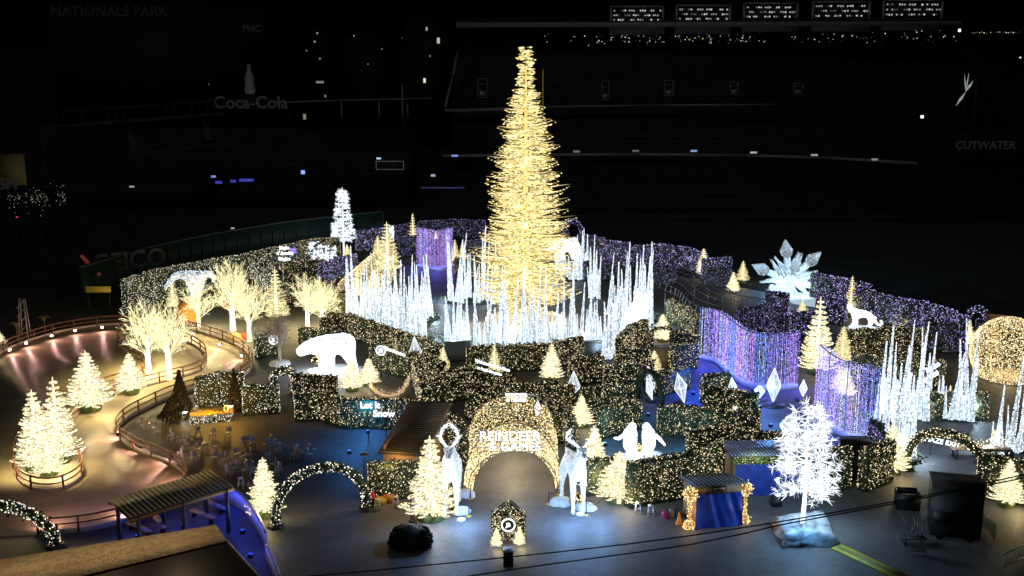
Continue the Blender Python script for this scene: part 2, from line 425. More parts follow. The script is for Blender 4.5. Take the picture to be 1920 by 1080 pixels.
for i, (x, y, lab) in enumerate(RF):
    p = G(x, y, .1); d = cen - p; rz = math.atan2(d[1], d[0]) + math.pi / 2
    r = root('rink_floodlight', p, lab, 'floodlight', 'pink floodlights round the ice rink', rz)
    hs_ = inst('housing', hm, r, (0, 0, .3)); inst('lens', lm, hs_)
    lamp(r, (0, -.35, .5), 62 if i < 9 else 85, (1, .5, .44), .06, kind='POINT')
# ================================================================ firs of light
def fir_mesh(h=6.0, R=1.9, tiers=15, nb=11, seed=1, power=.85, tw=.055, density=1.0, up=.12, prof=None, tier_jit=.05, leng=.34, ragged=.05):
    g = np.random.default_rng(seed); mb = MB(); A = []; B = []; W = []
    for i in range(tiers):
        t = (i + .3) / tiers; z = h * (.05 + .92 * t)
        r = prof(t) if prof else R * (1 - t) ** power + .08
        n = max(6, int(nb * (.5 + .7 * r / R))); sc_ = (h / 6) ** .5
        for k in range(n):
            a = 2 * math.pi * (k + g.uniform(0, .8)) / n; L = r * g.uniform(.74, 1.12) * (1 + ragged * (math.sin(i * 2.4) + math.sin(a * 3 + i * 1.9))); zz = z + g.normal() * tier_jit * h / tiers
            ux, uy = math.cos(a), math.sin(a); m = max(3, int(L / (.15 * sc_) * density * 2))
            for j in range(m):
                s = (j + g.uniform(.2, .9)) / m; rad = L * (.06 + .94 * s)
                c = np.array([ux * rad, uy * rad, zz - .1 * L * math.sin(s * 2.4) + up * L * s**3])
                for sd in (-1, 1):
                    aa = a + sd * g.uniform(.5, .85); l = leng * g.uniform(.6, 1.1) * (1.2 - .7 * s) * sc_
                    A.append(c); B.append(c + np.array([math.cos(aa), math.sin(aa), g.uniform(-.16, .1)]) * l); W.append(tw * g.uniform(.6, 1.3))
            A.append(np.array([ux * L * .1, uy * L * .1, zz])); B.append(np.array([ux * L * 1.04, uy * L * 1.04, zz + up * L * .8])); W.append(tw * .7)
    A, B, W = np.array(A), np.array(B), np.array(W)[:, None]
    d = B - A; s1 = np.cross(d, [0, 0, 1.0]); s1 /= np.linalg.norm(s1, axis=1)[:, None] + 1e-9
    s2 = np.cross(d, s1); s2 /= np.linalg.norm(s2, axis=1)[:, None] + 1e-9
    M = (A + B) / 2
    V = np.stack([A, M + s1 * W, M - s1 * W * .5 + s2 * W, M - s1 * W * .5 - s2 * W, B], 1).reshape(-1, 3)
    F = (np.arange(len(A)) * 5)[:, None, None] + np.array([[0, 1, 2], [0, 2, 3], [0, 3, 1], [4, 2, 1], [4, 3, 2], [4, 1, 3]])[None]
    mb.add(V, F.reshape(-1, 3))
    return mb
firA = [fir_mesh(seed=s, R=1.75, tiers=13 + s).build('branches', m_fir, data_only=True) for s in range(3)]
firY = [fir_mesh(seed=10 + s, R=1.6, tiers=13 + s).build('branches', m_firy, data_only=True) for s in range(2)]
trunk_me = MB().tube([(0, 0, 0), (0, 0, 3), (0, 0, 5.9)], [.26, .16, .03], 8).build('trunk', m_trunkl, data_only=True)
def mound(R=.95, seed=0):
    g = np.random.default_rng(seed); mb = MB().lathe((0, 0, 0), [(R, 0), (R * 1.02, .22), (R * .93, .38), (R * .6, .47), (.01, .5)], 20)
    a = g.uniform(0, 6.28, 260); rr = R * np.sqrt(g.uniform(0, 1, 260)); mb.leaves(np.stack([rr * np.cos(a), rr * np.sin(a), .46 - .2 * (rr / R)**3], 1), .09)
    return mb
mound_me = mound().build('planter', m_moss, data_only=True)
FIRS = [  # base x, base y, tip y, width px, kind, base height (m), lamp, label
 (808, 972, 812, 98, 'A', 0, 150, 'tall cream light fir left of the left reindeer'),
 (497, 968, 853, 66, 'A', 0, 110, 'cream light fir at the left foot of the big light arch'),
 (1113, 917, 795, 78, 'A', 0, 90, 'cream light fir just right of the right reindeer'),
 (1160, 940, 842, 92, 'A', 0, 90, 'wide cream light fir below the white penguins'),
 (931, 1026, 988, 24, 'A', 0, 25, 'small fir at the left front of the gabled light hedge'),
 (974, 1023, 986, 24, 'A', 0, 25, 'small fir at the right front of the gabled light hedge'),
 (1670, 887, 790, 66, 'A', 0, 90, 'cream light fir at the left foot of the maze exit arch'),
 (1887, 948, 857, 60, 'A', 0, 110, 'cream light fir at the right of the maze exit arch'),
 (72, 880, 722, 84, 'A', .2, 130, 'leftmost bright fir at the near end of the rink island'),
 (112, 866, 698, 80, 'A', .2, 130, 'tall bright fir second from left on the rink island'),
 (168, 768, 650, 84, 'A', .2, 110, 'broad bright fir standing alone mid rink island'),
 (246, 737, 655, 56, 'A', .2, 60, 'slim bright fir in front of the island bare trees'),
 (92, 892, 800, 60, 'A', .2, 60, 'low bright fir tucked in front on the near rink island'),
 (-6, 648, 612, 34, 'A', 0, 25, 'small light fir cut by the left edge beyond the rink'),
 (660, 732, 668, 46, 'A', 0, 50, 'left fir of the pair beside the grazing white bear'),
 (692, 722, 669, 42, 'A', 0, 50, 'right fir of the pair beside the grazing white bear'),
 (831, 708, 648, 34, 'Y', 0, 30, 'gold fir by the maze corner left of the blue-lit wall'),
 (927, 712, 642, 32, 'Y', 0, 30, 'gold fir in front of the ring hedge above the entrance dome'),
 (1034, 714, 640, 44, 'A', 0, 45, 'cream fir with moss base in front of the ring hedge'),
 (1090, 800, 738, 48, 'A', 0, 45, 'cream fir behind the right side of the entrance dome'),
 (1226, 698, 655, 34, 'Y', 0, 30, 'gold fir behind the cluster of leaning crystals'),
 (1242, 640, 586, 40, 'A', 0, 40, 'cream fir under the small gold arch in the maze'),
 (519, 600, 500, 52, 'Y', 0, 60, 'tall yellow fir behind the pale unlit tree'),
 (601, 590, 514, 34, 'Y', 0, 40, 'pointed fir rising behind the right bare tree'),
 (740, 615, 545, 34, 'Y', 0, 40, 'cream fir among the left light spikes'),
 (672, 560, 500, 34, 'Y', 0, 40, 'cream fir inside the golden tunnel left of the spikes'),
 (703, 575, 503, 44, 'A', 0, 40, 'bright fir between the spikes and the golden tunnel'),
 (727, 512, 413, 54, 'Y', 0, 60, 'big yellow fir on top of the golden tunnel'),
 (709, 478, 440, 24, 'Y', 0, 25, 'small yellow fir left of the big tunnel fir'),
 (775, 478, 397, 24, 'Y', 0, 25, 'slim fir against the black wall beside the violet curtain'),
 (651, 482, 457, 18, 'Y', 0, 15, 'tiny fir under the tiered snow tree'),
 (853, 494, 447, 22, 'Y', 0, 20, 'left fir of the back pair right of the violet curtain'),
 (868, 496, 450, 22, 'Y', 0, 20, 'right fir of the back pair right of the violet curtain'),
 (817, 450, 432, 9, 'Y', 0, 0, 'tiny fir seen over the back violet curtain'),
 (325, 582, 519, 28, 'Y', 0, 25, 'yellow fir below the wing of the blue bird'),
 (396, 575, 534, 26, 'Y', 0, 25, 'yellow fir right of the blue bird by the hedge'),
 (1318, 519, 463, 28, 'A', 0, 30, 'fir at the far violet hedge above the tunnel net'),
 (1392, 530, 487, 26, 'Y', 0, 30, 'yellow fir left of the giant snowflake'),
 (1374, 550, 508, 26, 'A', 0, 30, 'cream fir in front of the net left of the snowflake'),
 (1594, 594, 514, 28, 'Y', 0, 30, 'thin-stemmed fir behind the white cat'),
 (1688, 614, 562, 28, 'A', 0, 30, 'fir on a moss base right of the white cat'),
 (1504, 588, 561, 20, 'Y', 0, 15, 'small fir below the snowflake platform'),
 (1531, 700, 552, 66, 'A', 0, 90, 'very tall cream fir left of the white cat'),
 (1578, 684, 608, 44, 'Y', 0, 40, 'yellow fir in front of the white cat'),
 (1572, 735, 680, 34, 'Y', 0, 30, 'left fir of the pair over the right curtain'),
 (1585, 745, 685, 36, 'A', 0, 30, 'right fir of the pair over the right curtain'),
 (1814, 650, 596, 26, 'A', 0, 30, 'fir left of the golden globe dome'),
 (1474, 575, 556, 7, 'Y', 0, 0, 'tiny fir under the snowflake edge'),
 (1780, 752, 720, 12, 'A', 0, 0, 'tiny fir before the leaning right spikes'),
 (1632, 600, 580, 9, 'Y', 0, 0, 'tiny fir tip behind the back of the white cat'),
]
for i, (bx, by, ty, wpx, kd, bz, en, lab) in enumerate(FIRS):
    p = G(bx, by, bz); hh = HT(bx, by, ty) - bz; wd = wpx / PM(by)
    r = root('light_fir', p, lab, 'light tree', 'cone firs made of string lights', rz=i * 1.3)
    src = (firA if kd == 'A' else firY); me = src[i % len(src)]
    base = min(.5, hh * .12); sz = (hh - base) / 6.0; sx = wd / 3.3
    inst('branches', me, r, (0, 0, base * .8), scale=(sx, sx, sz)); inst('trunk', trunk_me, r, (0, 0, base * .8), scale=(sx, sx, sz))
    if hh > 1.5:
        ms = max(.5, wd / 2 * .55); inst('planter', mound_me, r, scale=(ms, ms, base * 2.0 + .1))
    if en:
        e_ = en * (4.6 if bz else 1.4); ca, sa = math.cos(-i * 1.3), math.sin(-i * 1.3)
        for qx, qy, k_ in (((.62, -.45, .6), (-.5, -.5, .4)) if bz else ((.15, -.6, 1),)):
            X_, Y_ = qx * wd, qy * wd; lamp(r, (X_ * ca - Y_ * sa, X_ * sa + Y_ * ca, hh * .3), e_ * k_, (1, .76, .34), .3)
# ---- the 30 m tree
def big_prof(t):
    xs = [0, .05, .12, .2, .3, .42, .55, .68, .78, .81, .83, .92, 1]
    rs = [5.2, 5.4, 5.2, 4.8, 4.35, 3.85, 3.3, 2.65, 2.0, 1.3, 1.05, .85, .5]
    return float(np.interp(t, xs, rs))
bp_ = G(985, 612); bh = float(D(974, 95, bp_[1])[2])
rt = root('great_light_tree', bp_, 'towering golden light tree at the centre of the maze', 'light tree')
fir_mesh(h=(bh - 1.6) / .955, R=5.6, tiers=34, nb=30, seed=77, tw=.06, density=.56, up=.12, prof=big_prof, tier_jit=.5, leng=.3, ragged=.13).build('branches', m_bigt, rt).location = (0, 0, 1.6)
MB().tube([(0, 0, 0), (0, 0, bh * .5), (0, 0, bh - 1.6)], [.5, .3, .08], 10).build('trunk', m_trunkg, rt)
MB().lathe((0, 0, 0), [(4.6, 0), (4.6, .9), (4.3, 1.0), (.1, 1.1)], 40).build('plinth', mat('plinth_boards', (.38, .32, .24), .6, noise=.2), rt)
MB().lathe((0, 0, 0), [(2.6, 1.0), (1.2, 3.2), (.6, 5.0)], 14).build('skirt', mat('skirt_fabric', (.4, .36, .28), .8, noise=.2), rt)
for z, e in ((2.2, 1500), (6, 2000), (12, 1500), (19, 800)):
    lamp(rt, (0, -1.2, z), e, (1, .74, .4), .3)
for a in range(5):
    lamp(rt, (5.2 * math.cos(a * 1.257 + .5), 5.2 * math.sin(a * 1.257 + .5), 1.9), 600, (.95, .88, .75), .3)
# ---- bare trees wrapped in lights
def bare_mesh(h=6, seed=0, spread=.55, thin=1.0):
    g = np.random.default_rng(seed); segs = []
    def grow(p, d, L, r, lv):
        k = 3; q = p.copy(); dd = d.copy()
        for i in range(k):
            dd = dd + g.normal(size=3) * .09 + np.array([0, 0, .05]); dd /= np.linalg.norm(dd)
            q2 = q + dd * L / k; segs.append((q.copy(), q2.copy(), r * (1 - i * .2), r * (1 - (i + 1) * .2)))
            if lv > 0 and i >= (1 if lv == 4 else 0):
                for s in range(2 if (lv > 2 or i == 1) else 1):
                    az = g.uniform(0, 6.28); sp = g.uniform(.35, .75)
                    x = np.cross(dd, [math.cos(az), math.sin(az), .2]); x /= np.linalg.norm(x)
                    nd = dd + x * sp; nd /= np.linalg.norm(nd)
                    grow(q2, nd, L * g.uniform(.5, .72), r * .5, lv - 1)
            q = q2
    tr = [np.zeros(3), np.array([0, 0, h * .3])]
    n = 7
    for i in range(n):
        a = 2 * math.pi * i / n + g.uniform(-.3, .3); z = h * g.uniform(.22, .42)
        sp = g.uniform(.5, 1.0) * spread * 1.6
        d = np.array([math.cos(a) * sp, math.sin(a) * sp, 1.0]); d /= np.linalg.norm(d)
        grow(np.array([0, 0, z]), d, h * g.uniform(.36, .48), .085 * thin, 3)
    grow(np.array([0, 0, h * .45]), np.array([0, 0, 1.0]), h * .42, .085 * thin, 3)
    mb = MB(); A = np.array([s[0] for s in segs]); B = np.array([s[1] for s in segs]); ra = np.array([s[2] for s in segs]); rb = np.array([s[3] for s in segs])
    ra = np.maximum(ra, .022)[:, None]; rb = np.maximum(rb, .018)[:, None]
    d = B - A; d /= np.linalg.norm(d, axis=1)[:, None] + 1e-9
    x = np.cross(d, [.3, .2, 1]); x /= np.linalg.norm(x, axis=1)[:, None] + 1e-9; y = np.cross(d, x)
    V = []
    for c, r in ((A, ra), (B, rb)):
        for k in range(3): V.append(c + r * (x * math.cos(k * 2.094) + y * math.sin(k * 2.094)))
    V = np.stack(V, 1).reshape(-1, 3)
    V[:, 2] *= 6.0 / np.percentile(V[:, 2], 99.7); V[:, :2] *= 3.0 / np.percentile(np.hypot(V[:, 0], V[:, 1]), 97)
    mb.add(V, ((np.arange(len(A)) * 6)[:, None, None] + np.array([[0, 1, 4, 3], [1, 2, 5, 4], [2, 0, 3, 5]])[None]).reshape(-1, 4))
    return mb
bareM = [bare_mesh(seed=s).build('branches', m_bare, data_only=True) for s in (3, 4, 5)]
bareT = MB().tube([(0, 0, 0), (0, 0, 1.2), (.05, 0, 3.2)], [.27, .2, .12], 10).build('trunk', m_trunkl, data_only=True)
bareU = bare_mesh(seed=8, spread=.4).build('branches', mat('unlit_branches', (.5, .42, .42), .6), data_only=True)
bareV = MB().tube([(0, 0, 0), (0, 0, 3.2)], [.22, .12], 10).build('trunk', mat('unlit_trunk', (.5, .45, .45), .6), data_only=True)
BARE = [(279, 700, 562, 84, .2, 170, 0, 'left glowing bare tree on the rink island'), (318, 712, 568, 92, .2, 170, 0, 'right glowing bare tree on the rink island'),
 (373, 615, 528, 66, 0, 90, 0, 'glowing bare tree under the blue bird'), (437, 620, 488, 72, 0, 100, 0, 'tall glowing bare tree behind, left of the pair by the rink bend'),
 (468, 640, 530, 84, 0, 110, 0, 'front glowing bare tree by the rink bend'), (577, 613, 515, 66, 0, 90, 0, 'left glowing bare tree of the pair left of the spikes'),
 (604, 618, 525, 74, 0, 90, 0, 'right glowing bare tree of the pair left of the spikes'), (525, 683, 585, 58, 0, 0, 1, 'pale unlit bare tree beside the small arch')]
for i, (bx, by, ty, wpx, bz, en, un, lab) in enumerate(BARE):
    p = G(bx, by, bz); hh = HT(bx, by, ty) - bz; s = hh / 6.0; sx = wpx / PM(by) / 5.0
    r = root('bare_tree', p, lab, 'light tree', 'bare trees with wrapped branches', rz=i * 2.1)
    inst('branches', bareU if un else bareM[i % 3], r, scale=(sx, sx, s)); inst('trunk', bareV if un else bareT, r, scale=(s, s, s))
    if not un: [lamp(r, (1.6 * math.cos(q_), 1.6 * math.sin(q_), hh * .35), en * (2.4 if bz else 3.0), (1, .78, .34), .3) for q_ in (-1.2, .6, 2.6)]
    else: MB().lathe((0, 0, 0), [(1.1, 0), (1.0, .25), (.1, .4)], 16).build('base', m_snow, r)
# ---- snow trees
def burst_tree(h, prof, nb, seed, tiers, L0=.5, wd=.03, trunk_free=.2):
    g = np.random.default_rng(seed); A = []; B = []
    for i in range(tiers):
        t = (i + .5) / tiers; z = h * (trunk_free + (1 - trunk_free) * t); r = prof(t)
        for k in range(nb):
            a = g.uniform(0, 6.283); L = r * g.uniform(.65, 1.1); c = np.array([math.cos(a), math.sin(a), g.uniform(-.25, .35)])
            e = np.array([0, 0, z]) + c * L; A.append(np.array([0, 0, z])); B.append(e)
            m = max(1, int(L / .6))
            for q in range(m):
                o = np.array([0, 0, z]) + c * L * (1 - .28 * q)
                for s in range(9):
                    d = c * .9 + g.normal(size=3) * .75; d /= np.linalg.norm(d); A.append(o); B.append(o + d * L0 * g.uniform(.5, 1.1))
    A, B = np.array(A), np.array(B); d = B - A; x = np.cross(d, [.3, .2, 1]); x /= np.linalg.norm(x, axis=1)[:, None] + 1e-9
    y = np.cross(d, x); y /= np.linalg.norm(y, axis=1)[:, None] + 1e-9; V = []
    for c, r in ((A, wd), (B, wd * .4)):
        for k in range(3): V.append(c + r * (x * math.cos(k * 2.094) + y * math.sin(k * 2.094)))
    return MB().add(np.stack(V, 1).reshape(-1, 3), ((np.arange(len(A)) * 6)[:, None, None] + np.array([[0, 1, 4, 3], [1, 2, 5, 4], [2, 0, 3, 5]])[None]).reshape(-1, 4))
p = G(1505, 975, 1.1); hh = float(D(1505, 757, p[1])[2]) - 1.1
r = root('snow_tree', (p[0], p[1], 0), 'large white snowflake-twig tree on a snowy rock base, right foreground', 'light tree')
burst_tree(hh, lambda t: float(np.interp(t, [0, .3, .75, 1], [1.7, 2.0, 1.35, .55])), 12, 5, 15, .55, .024, .22).build('branches', m_firw, r).location = (0, 0, 1.1)
MB().tube([(0, 0, .9), (.05, 0, 2.5), (0, 0, hh + .6)], [.17, .14, .04], 10).build('trunk', m_trunkw, r)
g = np.random.default_rng(4)
base = MB()
bc = [G(1448, 985), G(1470, 1028), G(1568, 1022), G(1545, 968)]
bm = np.mean(bc, 0); bm[2] = 0
for k, (zz, sc_) in enumerate(((0, 1.0), (.35, .97), (.62, .9), (.85, .8), (1.05, .6))):
    pass
N = 18; ring = []
C4 = [np.array(c) for c in bc]; per = []
for i in range(4):
    for j in range(6): per.append(C4[i] + (C4[(i + 1) % 4] - C4[i]) * j / 6)
V = []; nn = len(per)
lv = ((0, 1.0), (.3, 1.0), (.42, .93), (.62, .9), (.75, .72), (.88, .4), (.95, .05))
for zz, s_ in lv:
    for q in per:
        v = bm + (q - bm) * s_ * (1 + g.normal() * .06); V.append((v[0], v[1], zz + (g.normal() * .1 if zz else 0)))
base.add(V, [[i * nn + j, i * nn + (j + 1) % nn, (i + 1) * nn + (j + 1) % nn, (i + 1) * nn + j] for i in range(len(lv) - 1) for j in range(nn)])
base.build('rock_base', m_rock, r, (p[0], p[1], 0))
lamp(r, (0, -1.6, hh * .45), 800, (.12, .48, .95), .2); lamp(r, (1.4, .8, hh * .4), 420, (.55, .8, 1), .2)
p = G(645, 480); hh = HT(645, 480, 356)
r = root('snow_tree', p, 'slender tiered blue-white snow tree against the black stands', 'light tree')
burst_tree(hh, lambda t: float(np.interp(t, [0, .2, .45, .5, .9, 1], [1.7, 1.7, 1.1, 1.0, .6, .2])), 12, 9, 15, .5, .035, .22).build('branches', m_firw, r)
MB().tube([(0, 0, 0), (0, 0, hh - .3)], [.14, .04], 8).build('trunk', m_trunkw, r); lamp(r, (0, -.8, hh * .4), 120, (.6, .8, 1), .2)
for (bx, by, ty, wpx, lab) in [(590, 508, 452, 34, 'blue-white frosted shrub right of the stacked sign'), (606, 508, 458, 24, 'small frosted shrub in the middle of the frosted row'), (622, 506, 462, 28, 'frosted shrub nearest the tiered snow tree'), (738, 452, 425, 22, 'frosted shrub behind the big tunnel fir')]:
    p = G(bx, by); hh = HT(bx, by, ty); R_ = wpx / PM(by) / 2
    r = root('frosted_shrub', p, lab, 'light shrub', 'frosted light shrubs')
    burst_tree(hh, lambda t: R_ * (1 - .5 * t), 8, bx, 6, .4, .03, .1).build('branches', m_firw, r); MB().tube([(0, 0, 0), (0, 0, hh * .8)], [.1, .03], 6).build('stem', m_trunkw, r)
    lamp(r, (0, -.5, 1.2), 30, (.6, .8, 1), .1)
# ================================================================ hedges of lights
def hedge(pts, h, kind, lab, th=.8, topp=True, dens=34, leafd=26):
    """pts: photo pixels along the top of the hedge"""
    P = [G(x, y, h) for x, y in pts] if topp else [np.array([*q, 0]) for q in pts]
    c = np.mean(P, 0); c[2] = 0
    r = root('light_hedge', c, lab, 'hedge', 'hedges of the light maze')
    body = MB(); led_ = MB(); L = MB()
    for a, b in zip(P[:-1], P[1:]):
        a = a.copy(); b = b.copy(); a[2] = b[2] = 0
        d = b - a; ln = np.linalg.norm(d); d /= ln; n = np.array([-d[1], d[0], 0]); a -= d * th / 2 * .98; b += d * th / 2 * .98; ln = np.linalg.norm(b - a)
        nx = max(2, int(ln / .5)); nz = max(2, int(h / .5))
        for sd in (-1, 1):
            V = []
            for i in range(nx + 1):
                for j in range(nz + 1):
                    V.append(a + d * ln * i / nx + n * sd * (th / 2 + RNG.normal() * .05) + np.array([0, 0, h * j / nz * (1 + (RNG.normal() * .012 if j == nz else 0))]))
            body.add(V, [[i * (nz + 1) + j, (i + 1) * (nz + 1) + j, (i + 1) * (nz + 1) + j + 1, i * (nz + 1) + j + 1] for i in range(nx) for j in range(nz)])
            k = int(ln * h * dens * 1.25); u = RNG.uniform(size=(2, k)); w_ = np.sin(u[0] * ln * 2.9 + c[0]) * np.sin(u[1] * h * 3.3 + u[0] * ln * 1.3 + c[1]); u = u[:, RNG.uniform(size=k) < .8 + .35 * w_]; k = u.shape[1]; led_.beads(a + d * (u[0] * ln)[:, None] + n * sd * (th / 2 + .08) + np.outer(.25 + u[1] * (h - .25), [0, 0, 1]) + RNG.normal(size=(k, 3)) * .04, RNG.uniform(.022, .046, k))
            k = int(ln * h * leafd); u = RNG.uniform(size=(2, k)); L.leaves(a + d * (u[0] * ln)[:, None] + n * sd * (th / 2 + .02) + np.outer(u[1] * h, [0, 0, 1]) + RNG.normal(size=(k, 3)) * .06, .16)
        body.box((a + b) / 2 + [0, 0, h / 2], (ln - .05, th - .1, h - .02), rz=math.atan2(d[1], d[0]))
        k = int(ln * th * dens); u = RNG.uniform(-.5, .5, size=(2, k)); led_.beads((a + b) / 2 + d * (u[0] * ln)[:, None] + n * (u[1] * th)[:, None] + [0, 0, h + .06] + RNG.normal(size=(k, 3)) * .04, RNG.uniform(.022, .046, k))
        k = int(ln * th * leafd * 1.5); u = RNG.uniform(-.5, .5, size=(2, k)); L.leaves((a + b) / 2 + d * (u[0] * ln)[:, None] + n * (u[1] * th)[:, None] + [0, 0, h + .02] + RNG.normal(size=(k, 3)) * .06, .16)
        for e, sg in ((a, -1), (b, 1)):
            k = int(th * h * dens); u = RNG.uniform(size=(2, k)); led_.beads(e + d * sg * .06 + n * ((u[0] - .5) * th)[:, None] + np.outer(.25 + u[1] * (h - .25), [0, 0, 1]), RNG.uniform(.022, .046, k))
            k = int(th * h * leafd); u = RNG.uniform(size=(2, k)); L.leaves(e + n * ((u[0] - .5) * th)[:, None] + np.outer(u[1] * h, [0, 0, 1]), .13)
    body.v += L.v
    for f, mi in L.f: body.f.append((f + body.n, mi))
    body.n += L.n
    body.build('foliage', m_leaf, r, c)
    led_.build('string_lights', {'g': m_gold, 'v': m_vio, 'w': m_pale, 'G': m_goldd, 'V': m_viod}[kind], r, c)
    return r
